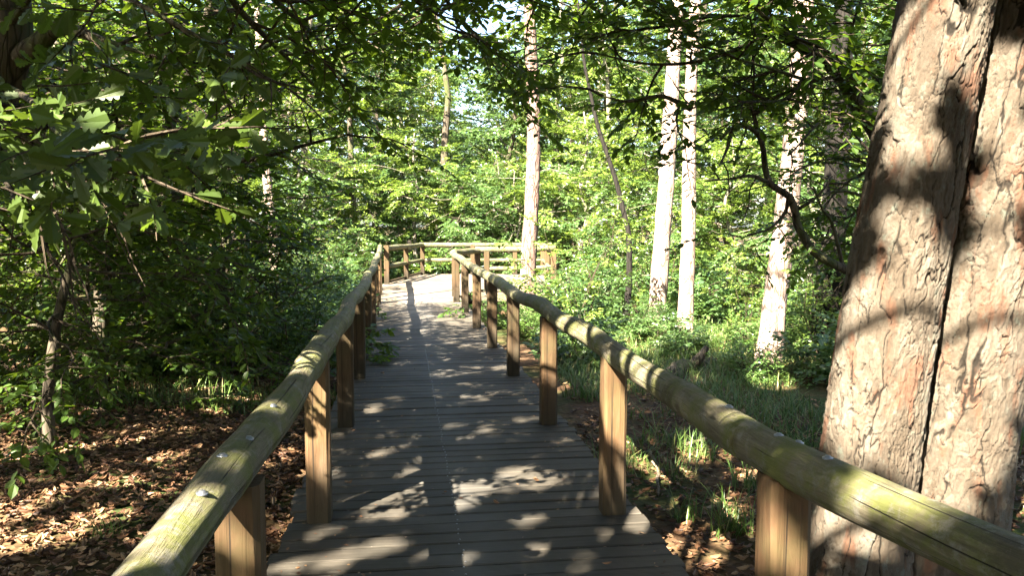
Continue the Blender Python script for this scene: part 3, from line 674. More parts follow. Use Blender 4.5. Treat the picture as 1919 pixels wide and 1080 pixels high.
for px, d, r0, r1, sd in [([(1590, 1200), (1607, 1060), (1634, 800), (1664, 600), (1698, 400), (1735, 200), (1772, 0), (1840, -400), (1905, -800)], 4.44, .262, .240, 3),
                          ([(1750, 1200), (1761, 1060), (1791, 800), (1826, 600), (1858, 400), (1896, 200), (1936, 0), (2035, -400), (2110, -800)], 4.56, .318, .290, 8)]:
    pts = [P(u, v, d) for u, v in px]
    rf = lambda U, r0=r0, r1=r1: (r0 + (r1 - r0) * U / 4.0) + .10 * np.exp(-U / .28)
    V, q, ck, pl, Q = bark_stem(pts, rf, sd)
    link('trunk', new_mesh('trunk', V - BB, q, [4] * (len(q) // 4), M['bark_big'], attr={'crack': ck, 'plate': pl}), big)
    stems.append(Q[-1])

def needle_crown(seed):
    T = Tree(seed, leaf=.16, T=(np.array([(0, 0, 0), (.5, .05, 0), (1, 0, 0), (.5, -.05, 0)]), [0, 2, 1, 0, 3, 2], [3, 3]), nl=16, flat=.2, mat='needle', twigs=False, twig_len=.4)
    for k in range(26):
        a = k * 2.4; z = .2 + 3.6 * k / 26; r = 2.9 * (1 - k / 36)
        pts = T.path((0, 0, z), (math.cos(a), math.sin(a), .25), r, 4, .15); T.tw.tube(pts, np.linspace(.04, .012, 5), 5)
        for f in (.5, .75, 1.0):
            T.spray(pts[int(f * 4)], pts[-1] - pts[0] + T.g.normal(0, .5, 3), .7, 5)
    p, a, n, z = T.leaves(); V, Fl, tt = leaf_geo(p, a, n, z, T.T); tv = np.concatenate(T.tw.V); tf = np.concatenate(T.tw.F); t2 = np.concatenate(T.tw.T)
    return new_mesh('crown', np.concatenate([V, tv]), np.concatenate([Fl, tf + len(V)]), np.concatenate([tt, t2]), [M['needle'], M['bark_pine']], np.r_[np.zeros(len(tt)), np.ones(len(t2))], None, False)
NC = needle_crown(5)
mb = MB()
for Q in stems: mb.tube([Q - BB, Q - BB + np.array([.5, .12, 3.0]), Q - BB + np.array([.9, .2, 9.5])], [.25, .2, .06], 14)
mb.build('upper_trunk', M['bark_pine'], big)
for Q in stems: o = link('crown', NC, big); o.location = Vector(Q - BB + np.array([.75, .15, 7.0]))

def pine(px, d, w0, w1, label, name='pine_tree', mat='bark_pine', top=14.0, crown=True, dfun=None, seed=1, knots=True, group=None):
    pts = [P(u, v, d) for u, v in px]
    b = pts[0].copy(); sl_ = pts[1] - pts[0]; g0 = float(gz(b[0], b[1])) - .15
    if b[2] > g0: pts.insert(0, b + sl_ * ((g0 - b[2]) / max(.05, sl_[2])))
    e = pts[-1]; dr = pts[-1] - pts[-3]; dr = dr / dr[2]
    if top > e[2] + .5:
        for z in np.linspace(e[2], top, 5)[1:]: pts.append(e + dr * (z - e[2]) * np.array([.8, .8, 1]))
    pts = np.array(pts); base = pts[0].copy(); t = thing(name, label, 'tree', tuple(base), group)
    s = np.r_[0, np.cumsum(np.linalg.norm(np.diff(pts, axis=0), axis=1))]; k = max(12, int(s[-1] / .06)); u = np.linspace(0, s[-1], k)
    Q = np.stack([np.interp(u, s, pts[:, c]) for c in range(3)], 1)
    pad = np.pad(Q, ((6, 6), (0, 0)), mode='reflect', reflect_type='odd'); Q = np.stack([np.convolve(pad[:, c], np.hanning(13) / np.hanning(13).sum(), 'valid') for c in range(3)], 1)
    wr = np.interp(u, [0, 4.5, s[-1]], [w0 * d / F / 2, w1 * d / F / 2, w1 * d / F / 2 * (.3 if top > 6 else .8)]) * (1 + .35 * np.exp(-u / .25)) * (1 + .04 * vnoise(u * 1.5, seed, 0, 4) + .02 * vnoise(u * 5, seed, 1, 4))
    mb = MB(); n = 28; mb.tube(Q - base, wr, n)
    V = mb.V[0]; an = np.tile(np.arange(n) * 2 * math.pi / n, k); uu = np.repeat(u, n); cen = np.repeat(Q - base, n, axis=0)
    f = 1 + .05 * vnoise(np.cos(an) * 3, np.sin(an) * 3, uu * 2, seed) + .03 * vnoise(np.cos(an) * 8, np.sin(an) * 8, uu * 5, seed + 2)
    mb.V[0] = cen + (V - cen) * f[:, None]
    mb.build('trunk', M[mat], t)
    if crown:
        o = link('crown', NC, t); o.location = Vector(Q[-1] - base - np.array([0, 0, 2.6])); o.rotation_euler = (0, 0, seed * 1.7)
    return t
pine([(989, 560), (991, 470), (996, 400), (1000, 300), (1000, 200), (996, 100), (992, 0)], 18.3, 31, 25, 'slender pale pine standing just in front of the platform railing', mat='bark_red', seed=2)
pine([(1229, 615), (1236, 520), (1243, 420), (1252, 300), (1260, 150), (1270, 0)], 15.4, 34, 27, 'bright sunlit pine, left and thicker one of the close pair right of the boardwalk', seed=3)
pine([(1283, 640), (1288, 500), (1291, 400), (1292, 250), (1298, 80), (1304, 0)], 14.3, 30, 22, 'sunlit pine with reddish upper trunk, right and thinner one of the close pair', seed=4)
pine([(1438, 700), (1453, 560), (1468, 450), (1485, 300), (1500, 120), (1506, 0)], 11.9, 48, 38, 'pale pine leaning right, in front of which the dark crooked branch bends', seed=5)
pine([(1538, 680), (1552, 560), (1560, 450), (1572, 250), (1580, 50)], 12.8, 52, 40, 'dark shaded trunk half hidden behind the left edge of the huge pine', 'pine_tree', 'bark_shade', seed=6, crown=False, top=9)
pine([(1172, 610), (1180, 520), (1179, 440), (1155, 340), (1118, 230), (1095, 120), (1085, 20)], 17.2, 13, 7, 'thin dark trunk bending left high up, between slender pine and bright pair', 'slender_tree', 'bark_shade', seed=7, crown=False, top=8)
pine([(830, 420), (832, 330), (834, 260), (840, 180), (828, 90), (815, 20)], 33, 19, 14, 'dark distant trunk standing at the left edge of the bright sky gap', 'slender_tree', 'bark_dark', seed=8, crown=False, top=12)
pine([(516, 520), (510, 430), (500, 330), (490, 200), (484, 60)], 15, 20, 15, 'sun-speckled trunk deep among the dark leaves left of the boardwalk', 'pine_tree', 'bark_pine', seed=9, crown=False, top=7)
pine([(660, 360), (657, 260), (653, 170), (640, 100), (632, 20)], 30, 15, 11, 'thin dark distant trunk high up left of the sky gap', 'slender_tree', 'bark_dark', seed=10, crown=False, top=11)

# ------------------------------------------------------------------ near broadleaved trees
rk = np.random.default_rng(77)
CARVE = lambda p: sun_keep(p, rk)
CARVE_B = lambda p: sun_keep(p, rk, False)
def broad(T, base, H, R, nlimb, h0=.6, r=.12, rise=.35, lean=(0, 0), L=1.1, step=.36, ntw=8, prof=None, avoid=None, clear=False):
    base = np.array(base, float); g = T.g
    top = base + np.array([lean[0], lean[1], H])
    tp = np.array([base + (top - base) * f + np.array([g.normal(0, .10), g.normal(0, .10), 0]) * (f > 0) * (H / 6) for f in np.linspace(0, 1, 6)])
    tp = T.limb(tp, r, r * .25, 12)
    for k in range(nlimb):
        f = (k + g.random()) / nlimb; z = h0 + (H - h0) * f ** .9
        i = min(int(z / H * (len(tp) - 1)), len(tp) - 1); p = tp[i]
        a = k * 2.399 + g.normal(0, .3); pr = (math.sin(math.pi * min(1, .18 + .8 * f)) ** .7) if prof is None else prof(f)
        ln = R * pr * g.uniform(.75, 1.15)
        if avoid and avoid(p, a, ln): continue
        rl = max(.012, r * .3 * (1 - .6 * f))
        for tr_ in range(7):
            pts = T.path(p, (math.cos(a), math.sin(a), rise + .25 * g.normal()), ln, 5, .16, -.03)
            if not clear or not blocks(pts[1:], rl): break
            a += g.normal(0, .9)
        pts = T.limb(pts, rl, .008, 6)
        T.clothe(pts, step, L, .22, .05, ntw)
    return tp
over_path = lambda p, a, ln: (p[0] + math.cos(a) * ln > xl(min(max(p[1] + math.sin(a) * ln, 0), 24)) - .5) and p[2] < 3.2

# the oak whose dark trunk stands in the upper left corner
T = Tree(11, leaf=.112, T=T_OAK, nl=9, flat=.3, droop=.2, twig_len=.42, mat='oak')
tb = np.array([-4.5, 5.3, -.45])
T.limb([tb, tb + [.25, 0, 1.0], P(-90, 330, 5.2), P(-2, 130, 5.2), P(12, 0, 5.2), P(-20, -300, 5.3), P(-30, -700, 5.3)], .22, .10, 16)
for px in ([(20, 120, 5.2), (70, 85, 5.1), (112, 52, 5.0), (190, 75, 4.8), (270, 100, 4.7)],
           [(10, 160, 5.2), (60, 190, 4.4), (100, 240, 3.6), (160, 280, 3.0), (225, 300, 2.75)],
           [(0, 150, 5.2), (-60, 180, 4.2), (-20, 250, 3.4), (60, 330, 3.0)],
           [(10, 60, 5.2), (90, -40, 4.6), (200, -20, 4.0), (320, 40, 3.7), (410, 90, 3.6)],
           [(-60, 300, 5.3), (0, 330, 4.4), (30, 380, 4.0), (70, 420, 3.9)],
           ):
    pts = T.limb([P(*q) for q in px], .022 if px[0][1] != 120 else .085, .006, 7); T.clothe(pts, .36, .55, .3, .0, 4)
for u, v, d, tx, tz in [(170, 285, 2.85, .8, .0), (90, 300, 2.8, .9, -.15), (40, 250, 2.9, .8, .2), (110, 225, 3.0, .7, .3), (10, 300, 2.75, .9, -.1), (200, 240, 3.1, .6, .2), (60, 350, 2.9, .8, -.3), (0, 210, 2.9, .9, .1), (250, 120, 3.2, .8, -.2), (130, 160, 3.2, .7, 0), (330, 180, 3.5, .7, -.1), (20, 380, 2.9, .8, -.2)]:
    T.flat = .1; T.nl = 6; T.twig(P(u - 60, v, d), (tx, .15, tz), .26)
T.flat = .3; T.nl = 9
for k in range(20):
    a = k * 2.4; z = 3.2 + 3.6 * k / 20; pts = T.path((-3.45, 5.25, z), (math.cos(a), math.sin(a), .3), 2.4 * (1 - .35 * k / 20), 5, .16)
    if pts[-1][1] > 4 and pts[-1][0] > -1.6 and z < 4: continue
    T.clothe(T.limb(pts, .05, .01, 6), .34, .9, .25, .05, 6)
T.finish('oak_tree', 'oak with dark thick trunk in the upper left corner and lobed leaves reaching the camera', 'tree', tb, None, lambda p: sun_keep(p, rk) & (p[:, 2] > 1.65 + np.maximum(0, (p[:, 1] - 3.2)) * .25) & ((p[:, 0] + .02) / p[:, 1] * F + CU < 430 + 120 * rk.random(len(p))))

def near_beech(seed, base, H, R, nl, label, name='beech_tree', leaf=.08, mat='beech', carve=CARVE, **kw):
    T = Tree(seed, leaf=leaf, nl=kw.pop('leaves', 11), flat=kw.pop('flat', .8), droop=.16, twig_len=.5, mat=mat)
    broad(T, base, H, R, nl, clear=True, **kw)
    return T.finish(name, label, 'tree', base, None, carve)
# leaning one with the long level limb
T = Tree(21, leaf=.08, nl=11, flat=.82, twig_len=.5)
b0 = np.array([P(170, 500, 8.2)[0], 8.2, -.5])
tr = T.limb([b0, P(200, 440, 8.2), P(250, 350, 8.1), P(300, 270, 8.0), P(335, 195, 8.0), P(380, 60, 7.9), P(430, -160, 7.8)], .085, .03, 10)
l1 = T.limb([P(295, 278, 8.0), P(345, 286, 7.8), P(410, 300, 7.6), P(480, 297, 7.4), P(560, 275, 7.3), P(650, 252, 7.2)], .042, .010, 8)
T.clothe(l1, .42, .8, .3, .05, 6)
l2 = T.limb([P(230, 385, 8.1), P(160, 360, 7.6), P(90, 380, 7.2), P(20, 360, 7)], .03, .008, 6); T.clothe(l2, .35, .9, .1, 0, 7)
for px in ([(330, 200, 8), (440, 120, 7.6), (560, 60, 7.2), (680, 40, 7)], [(320, 240, 8), (300, 160, 7.2), (330, 60, 6.6)], [(280, 300, 8), (200, 220, 8.4), (90, 160, 8.8)], [(300, 270, 8), (390, 220, 8.8), (490, 160, 9.4), (560, 150, 9.8)],
           [(260, 340, 8), (360, 370, 8.4), (470, 380, 9), (540, 370, 9.2)], [(240, 360, 8.1), (300, 440, 7.8), (370, 500, 7.5)], [(210, 420, 8.2), (150, 450, 7.6), (110, 500, 7.2)], [(380, 60, 7.9), (450, -60, 7.4), (560, -120, 7), (700, -100, 6.8)], [(370, 90, 7.9), (280, 0, 7.6), (180, -60, 7.4)]):
    T.clothe(T.limb([P(*q) for q in px], .03, .008, 6), .34, .95, .12, .05, 7)
T.finish('beech_tree', 'slender dark beech leaning right with one long level limb over the undergrowth', 'tree', b0, None, CARVE)
near_beech(22, (P(440, 600, 11)[0], 11.0, -.5), 6.0, 2.3, 26, 'thin straight sapling with dark stem, right of the leaning beech', h0=1.2, r=.06, rise=.15, avoid=over_path)
near_beech(23, (P(88, 700, 6.6)[0], 6.6, -.45), 3.4, 1.7, 24, 'small crooked tree with sunlit stem over the leaf litter at the left edge', 'hazel_tree', .09, r=.055, h0=1.15, rise=.3, lean=(.35, .1), L=.65)
near_beech(24, (-6.3, 8.8, -.4), 5.8, 3.0, 22, 'dense shaded beech filling the left edge behind the oak', h0=.4, r=.12, rise=.1)
near_beech(25, (-5.4, 12.4, -.4), 5.0, 2.4, 20, 'bushy shaded beech behind the thin straight sapling', h0=.3, r=.1, rise=.1, avoid=over_path)
near_beech(28, (-4.5, 8.5, -.4), 2.2, 1.3, 22, 'low dark bush at the foot of the leaning beech', 'hazel_bush', .085, h0=.15, r=.04, rise=.2, L=.7, avoid=over_path)
near_beech(43, (-6.2, 9.6, -.4), 2.6, 1.5, 24, 'dark leafy bush at the far left beyond the crooked hazel', 'hazel_bush', .085, h0=.15, r=.04, rise=.2, L=.7)
near_beech(44, (-3.7, 10.4, -.4), 2.0, 1.2, 20, 'dark leafy bush between the leaning beech and the left handrail', 'hazel_bush', .085, h0=.15, r=.04, rise=.2, L=.6, avoid=over_path)
near_beech(29, (-7.2, 15.4, -.4), 5.5, 2.6, 30, 'half-sunlit beech behind the dark wood, left of the boardwalk bend', h0=.3, r=.1, rise=.1)
# beech beside the viewer whose low boughs hang into the top of the view
T = Tree(31, leaf=.088, nl=11, flat=.84, droop=.14, twig_len=.55)
bb = np.array([-2.2, -1.2, -.45]); T.limb([bb, bb + [.1, .1, 2.2], bb + [.2, .3, 4.5], bb + [.3, .5, 7.5], bb + [.3, .7, 10]], .20, .06, 14)
for px in ([(-2.0, -1.0, 3.0), (560, -420, 3.2), (640, -110, 4.6), (760, 10, 6.2), (880, 70, 7.6)],
           [(-2.0, -1.0, 2.9), (380, -350, 3.2), (470, -60, 4.2), (560, 40, 5.4), (640, 110, 6.8)],
           [(-2.0, -1.0, 3.3), (800, -520, 3.2), (930, -170, 4.8), (1070, -20, 6.2), (1170, 60, 7.2)],
           [(-2.0, -1.0, 3.5), (1000, -640, 3.2), (1210, -240, 4.4), (1360, -50, 5.6), (1470, 50, 6.4)],
           [(-2.0, -1.0, 3.6), (720, -560, 3.6), (830, -200, 5.4), (960, -60, 7.2), (1040, 0, 8.4)],
           [(-2.0, -1.0, 2.8), (300, -300, 3.0), (420, -20, 4.4), (540, 110, 5.8), (620, 190, 7.0)],
           [(-2.0, -1.0, 3.2), (700, -440, 3.2), (790, -90, 5.0), (860, 30, 6.6), (960, 130, 8.0)],
           [(-2.0, -1.0, 3.5), (1100, -640, 3.2), (1300, -200, 4.4), (1400, 0, 5.4), (1560, 120, 6.2)],
           [(-2.0, -1.0, 3.7), (1200, -800, 3.0), (1420, -330, 4.2), (1560, -120, 5.0), (1640, -20, 5.6)]):
    pts = T.limb([np.array(px[0])] + [P(*q) for q in px[1:]], .034, .007, 8); T.clothe(pts, .36, .9, .42, -.02, 7)
T.nl = 17; T.flat = .5; T.leaf = .105  # unseen upper crown, thickened to shade boards and rails
for k in range(40):
    a = k * 2.4; z = 4.0 + 5.4 * k / 40
    for tr_ in range(7):
        pts = T.path((-2.0, -.8, z), (math.cos(a), math.sin(a), .25), 4.4 * (1 - .4 * k / 40), 5, .14)
        if not blocks(pts[1:], .03): break
        a += T.g.normal(0, .9)
    T.clothe(T.limb(pts, .035, .008, 6), .42, 1.15, .25, .05, 8)
T.finish('beech_tree', 'beech left of the viewer whose dark leafy boughs hang across the top of the view', 'tree', bb, None, CARVE)
# unseen shade trees round the viewer, added to dapple sun and block sky
near_beech(32, (-6.2, -3.6, -.4), 9.0, 4.4, 34, 'unseen tall beech behind the viewer on the left, added to shade the boardwalk', leaves=17, flat=.5, h0=2.0, r=.2, L=1.4, step=.38, leaf=.10)
near_beech(33, (-.9, -5.6, -.4), 9.5, 4.4, 34, 'unseen tall beech straight behind the viewer, added for dappled shade', leaves=17, flat=.5, h0=2.6, r=.2, L=1.4, step=.45, leaf=.095)
near_beech(36, (-3.2, -3.4, -.4), 11.0, 4.6, 52, 'unseen tall beech just behind the viewer, added to shade pine and handrails', leaves=17, flat=.5, h0=4.2, r=.17, L=1.4, step=.36, leaf=.115)
near_beech(34, (-7.6, 2.2, -.4), 8.0, 3.8, 34, 'unseen tall beech left of the viewer, added to shade the left undergrowth', leaves=17, flat=.5, h0=1.2, r=.18, L=1.3, step=.45, leaf=.095)
near_beech(35, (-11.5, 3.5, -.4), 8.5, 4.0, 28, 'unseen broad beech far left of the viewer', h0=1.0, r=.18, L=1.3, step=.45, leaf=.095)

near_beech(37, (-11, -9, -.4), 12, 5.0, 34, 'unseen big beech far behind the viewer on the left, added to block sky light', h0=3, r=.22, L=1.6, step=.5, leaf=.12)
near_beech(38, (3.6, -4.6, -.4), 11, 4.2, 40, 'unseen tall beech behind the viewer on the right, added to block sky light', h0=2.5, r=.2, L=1.4, step=.45, leaf=.11)
near_beech(39, (6.2, .6, -.4), 11, 3.6, 40, 'unseen tall beech right of the viewer beyond the huge pine, added to block sky light', h0=2.0, r=.2, L=1.3, step=.45, leaf=.11, avoid=lambda p, a, ln: p[1] + math.sin(a) * ln > 2.6 and p[2] < 6)
near_beech(40, (.6, -10, -.4), 12, 5.0, 36, 'unseen big beech farther behind the viewer, added to block sky light', h0=2.0, r=.22, L=1.6, step=.5, leaf=.12)
near_beech(42, (1.9, -2.6, -.4), 10.5, 4.2, 48, 'unseen tall beech just behind the viewer on the right, added to fleck the big pine', h0=3.6, r=.16, L=1.4, step=.36, leaf=.11, leaves=17, flat=.5)
near_beech(41, (3.5, 6.4, -.5), 9.0, 3.9, 36, 'tall beech added behind the huge pine, its unseen crown shading the undergrowth', h0=4.8, r=.14, L=1.3, step=.4, leaf=.10, leaves=14, flat=.5)  # added for its shade; trunk hidden, crown above the view
# crooked mossy tree behind the big pine
T = Tree(41, leaf=.082, nl=10, flat=.75, droop=.12, twig_len=.42)
mbp = np.array([P(1660, 600, 7.6)[0], 7.6, -.6])
T.limb([mbp, P(1668, 640, 7.6), P(1672, 480, 7.6), P(1668, 330, 7.6), P(1650, 255, 7.5), P(1610, 195, 7.3), P(1575, 140, 7.1), P(1530, 100, 6.9), P(1450, 60, 6.7)], .15, .045, 14)
cr = T.limb([P(1672, 545, 7.6), P(1625, 520, 7.5), P(1580, 503, 7.4), P(1528, 474, 7.3), P(1496, 425, 7.3), P(1490, 395, 7.25), P(1478, 368, 7.2), P(1445, 345, 7.2), P(1434, 315, 7.2), P(1430, 280, 7.1), P(1420, 252, 7.1), P(1400, 238, 7.0), P(1372, 240, 7.0), P(1350, 262, 7.0)], .048, .014, 9)
for px in ([(1420, 252, 7.1), (1412, 215, 7.0), (1395, 190, 6.9), (1380, 180, 6.8), (1330, 188, 6.6), (1295, 205, 6.5)], [(1412, 215, 7), (1450, 190, 7), (1480, 150, 7), (1492, 132, 7)],
           [(1650, 255, 7.5), (1600, 218, 7.4), (1565, 215, 7.3), (1530, 235, 7.2), (1500, 268, 7.1), (1480, 290, 7)], [(1372, 240, 7), (1362, 280, 7), (1348, 310, 6.9)], [(1478, 368, 7.2), (1470, 400, 7.2), (1440, 430, 7.1), (1400, 440, 7)],
           [(1445, 345, 7.2), (1410, 330, 7.1), (1370, 335, 7), (1320, 340, 6.9)], [(1580, 503, 7.4), (1560, 420, 7.4), (1540, 390, 7.3), (1525, 350, 7.3)], [(1670, 400, 7.6), (1610, 365, 7.5), (1560, 360, 7.4), (1510, 380, 7.3)], [(1490, 395, 7.25), (1530, 370, 7.2), (1560, 330, 7.2)]):
    pts = T.limb([P(*q) for q in px], .022, .006, 6)
    for k in range(0, len(pts), 4):
        d = T.g.normal(0, 1, 3); d[2] = d[2] * .6; pp = T.path(pts[k], d, T.g.uniform(.3, .7), 4, .3); T.tw.tube(pp, np.linspace(.008, .003, 5), 4, cap=False)
        if T.g.random() < .5: T.twig(pp[-1], d, .35)
for px in ([(1575, 140, 7.1), (1520, 150, 6.6), (1450, 130, 6.2), (1380, 110, 6.0)], [(1530, 100, 6.9), (1440, 40, 6.4), (1340, 30, 6.1), (1240, 50, 6.0)], [(1610, 195, 7.3), (1590, 120, 6.8), (1600, 40, 6.4), (1630, -40, 6)], [(1450, 60, 6.7), (1380, -30, 6.4), (1300, -60, 6.2), (1200, -50, 6.1)], [(1668, 330, 7.6), (1600, 300, 8), (1540, 300, 8.4), (1490, 320, 8.6)],
           [(1530, 100, 6.9), (1480, 180, 6.4), (1420, 190, 6.0)], [(1295, 205, 6.5), (1240, 180, 6.4), (1180, 190, 6.4), (1130, 180, 6.5)], [(1672, 480, 7.6), (1620, 440, 8.2), (1560, 450, 8.8)], [(1450, 60, 6.7), (1330, 110, 6.5), (1220, 120, 6.4), (1120, 100, 6.4)], [(1668, 330, 7.6), (1600, 250, 8.2), (1550, 200, 9)], [(1668, 300, 7.6), (1590, 340, 8.2), (1540, 390, 8.8)], [(1660, 280, 7.6), (1580, 280, 8.4), (1520, 250, 9.4)], [(1668, 330, 7.6), (1600, 400, 8.2), (1560, 420, 9)], [(1650, 255, 7.5), (1580, 180, 8.2), (1540, 100, 9)], [(1640, 240, 7.5), (1560, 60, 8.2), (1500, 20, 9)]):
    T.clothe(T.limb([P(*q) for q in px], .022, .006, 6), .34, .75, .15, .0, 6)
T.finish('mossy_tree', 'crooked mossy tree behind the huge pine with a bare dark zigzag branch', 'tree', mbp, None, CARVE_B)

# ------------------------------------------------------------------ woodland beyond: variants at the origin, then copies
def variant(seed, H, R, nl, h0, mat, leaf, r=.12, rise=.3, L=1.2, step=.75, ntw=11, nlv=12, prof=None, name='beech_tree'):
    T = Tree(seed, leaf=leaf, T=T_SIMPLE, nl=nlv, flat=.72, droop=.22, twig_len=.55, mat=mat, twigs=False)
    broad(T, (0, 0, 0), H, R, nl, h0=h0, r=r, rise=rise, L=L, step=step, ntw=ntw, prof=prof)
    return T
def make(T, name, bark): 
    return T.finish(name, 'tree', 'tree', (0, 0, 0), None, None, bark)
def trunk_split(t): return t
VAR = {}
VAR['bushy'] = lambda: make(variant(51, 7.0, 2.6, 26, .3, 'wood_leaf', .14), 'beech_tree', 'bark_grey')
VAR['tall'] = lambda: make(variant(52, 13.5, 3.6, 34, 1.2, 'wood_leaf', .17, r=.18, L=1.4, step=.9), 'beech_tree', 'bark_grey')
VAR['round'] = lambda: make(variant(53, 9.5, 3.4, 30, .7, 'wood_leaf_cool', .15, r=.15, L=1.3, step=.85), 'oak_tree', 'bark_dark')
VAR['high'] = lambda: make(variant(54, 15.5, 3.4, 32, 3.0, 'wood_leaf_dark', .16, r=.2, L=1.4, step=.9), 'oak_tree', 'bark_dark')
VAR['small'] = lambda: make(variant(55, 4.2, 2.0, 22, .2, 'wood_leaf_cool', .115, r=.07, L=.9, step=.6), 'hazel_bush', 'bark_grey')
PROTO = {}
wr_ = random.Random(5)
def wood(kind, x, y, s, label, group):
    z = float(gz(x, y)) - .1; rz = wr_.uniform(0, 6.28)
    if kind not in PROTO:
        o = VAR[kind](); PROTO[kind] = o; o.location = (x, y, z); o.rotation_euler = (0, 0, rz); o.scale = (s, s, s); o['label'] = label; o['group'] = group
    else: o = dup(PROTO[kind], (x, y, z), rz, s * 1.0, label, group)
    return o
GW = 'leafy trees of the sunlit wood'
KW = dict(bushy='bushy beech leafy to the ground', tall='tall beech with broad bright crown', round='rounded oak with bluish-green leaves', high='high oak with bare lower trunk', small='hazel bush with many bright leaves')
LM = [(300, 'deep behind the dark left wood'), (520, 'left of the speckled trunk'), (640, 'left of the handrail bend'), (740, 'above the left handrail end'), (830, 'over the far platform railing'), (930, 'under the bright sky gap'),
      (1010, 'behind the slender pine'), (1110, 'right of the slender pine'), (1210, 'behind the thin bending trunk'), (1310, 'behind the bright pine pair'), (1420, 'between the pine pair and leaning pine'), (1510, 'behind the leaning pine'), (1620, 'left of the huge pine'), (9999, 'behind the huge pine')]
ORD = ['nearest', 'second nearest', 'third nearest', 'fourth nearest', 'fifth nearest', 'sixth nearest', 'seventh nearest', 'eighth nearest', 'ninth nearest', 'tenth nearest']
def place_all(items, kw, groupname, put):
    rows = {}
    for it in items:
        u = CU + it[1] / it[2] * F; lm = next(b for a, b in LM if u < a); rows.setdefault((it[0], lm), []).append(it)
    for (k, lm), L in rows.items():
        L.sort(key=lambda q: q[2])
        for n, it in enumerate(L):
            put(it[0], it[1], it[2], it[3], kw[k] + ' ' + lm + ('' if len(L) == 1 else ', ' + ORD[min(n, 9)] + ' of ' + str(len(L))), groupname)
WOOD = [('bushy', -9.2, 22.0, .85), ('small', -6.4, 24.4, .9), ('bushy', -10.2, 18.2, .9), ('bushy', -7.4, 27.2, .95), ('round', -.2, 36, 1.1), ('tall', -5.2, 37.5, .9), ('small', -5.6, 29.2, 1.1), ('round', -10.2, 23, .9), ('bushy', -12.5, 19, 1.0), ('round', -14.5, 25, 1.0),
        ('bushy', -3.6, 29.6, .8), ('small', -1.8, 29.0, .9), ('small', .2, 29.4, 1.0), ('bushy', 2.6, 29.2, .9), ('small', 3.2, 25.0, .9), ('small', -2.9, 31.2, 1.1), ('bushy', -.6, 33.0, .72), ('small', 1.7, 31.6, 1.1),
        ('bushy', 4.7, 24.5, .95), ('round', 6.9, 26.5, .85), ('bushy', 5.6, 20.6, .65), ('small', 4.2, 21.2, .8), ('bushy', 8.2, 21.0, .9), ('small', 6.6, 17.6, .85), ('round', 10.2, 23.5, .9), ('bushy', 9.6, 17.0, .85), ('bushy', 12.4, 20.0, 1.0), ('small', 8.2, 14.4, .9), ('bushy', 11.3, 14.2, .85), ('small', 6.2, 13.4, .62), ('bushy', 9.3, 11.2, .7),
        ('high', -16, 20, 1.0), ('high', -12, 28.5, .95), ('tall', -4.7, 48, 1.05), ('tall', 1.3, 50, 1.0), ('high', 16.5, 20, 1.0), ('high', 13.5, 24.5, .9), ('tall', -8.0, 31.5, .95), ('round', -5.6, 33.8, 1.0), ('tall', -12.5, 34, 1.0), ('tall', -17, 31, 1.0), ('tall', 4.0, 34, .95), ('high', 7.5, 32.5, .95), ('tall', 10.8, 30.5, .95), ('tall', 14.5, 28, .95), ('tall', 17, 33, 1.0), ('high', -9.2, 40, 1.0), ('tall', -5.5, 43, .9), ('round', -2.7, 40, .75), ('round', .8, 41, .85), ('tall', 3.2, 45, 1.05), ('high', 8, 44, 1.1), ('tall', 13, 41, 1.1), ('tall', 19, 43, 1.1), ('tall', -15.5, 44, 1.1), ('tall', -22, 40, 1.1),
        ('tall', -9.5, 56, 1.2), ('tall', -17, 58, 1.2), ('tall', -26, 55, 1.2), ('round', -3.8, 56, .95), ('round', 0.5, 58, 1.0), ('tall', 6, 57, 1.25), ('tall', 14, 56, 1.25), ('tall', 22, 57, 1.25), ('tall', 30, 52, 1.25), ('high', 24, 46, 1.2)]
WOOD += [('tall' if k % 3 else 'high', x_, 74 + 9 * (k % 3), 1.65) for k, x_ in enumerate([-62, -54, -46, -38, -31, -24, -17.5, -12, 1.5, 7, 13, 19.5, 26, 33, 40, 48, 56])] + [('tall', -1.0, 66, .8), ('tall', -9.8, 66, 1.25), ('round', -3.6, 72, 1.1), ('high', 4.6, 38.5, .95), ('tall', 2.2, 39.5, .95), ('high', 10.2, 36.5, 1.0)]
place_all(WOOD, KW, GW, wood)

# undergrowth shrubs
def shrub(seed, H, R, nl, leaf, mat, T_=T_BEECH, ntw=5, nlv=6):
    T = Tree(seed, leaf=leaf, T=T_, nl=nlv, flat=.7, droop=.2, twig_len=.30, mat=mat, twigs=False); g = T.g
    for k in range(nl):
        a = k * 2.4; rr2 = R * math.sqrt((k + .5) / nl); pts = T.path((math.cos(a) * rr2 * .25, math.sin(a) * rr2 * .25, -.05), (math.cos(a) * rr2 / H, math.sin(a) * rr2 / H, 1.0), H * g.uniform(.6, 1.1), 5, .18)
        T.mb.tube(pts, np.linspace(.010, .004, 6), 4, cap=False)
        for f in (.3, .5, .7, .85, 1.0): T.spray(pts[min(5, int(f * 5))], np.array([math.cos(a + g.normal(0, 1)), math.sin(a + g.normal(0, 1)), .35]), .42 * R, ntw, .006)
    return T
SH = dict(low=lambda: shrub(61, .7, .7, 16, .06, 'shrub_leaf').finish('shrub', 's', 'shrub', (0, 0, 0), None, None, 'twig'), upright=lambda: shrub(62, 1.7, .75, 14, .095, 'wood_leaf_dark').finish('shrub', 's', 'shrub', (0, 0, 0), None, None, 'twig'),
          spreading=lambda: shrub(63, 1.05, 1.05, 15, .125, 'wood_leaf_cool').finish('shrub', 's', 'shrub', (0, 0, 0), None, None, 'twig'))
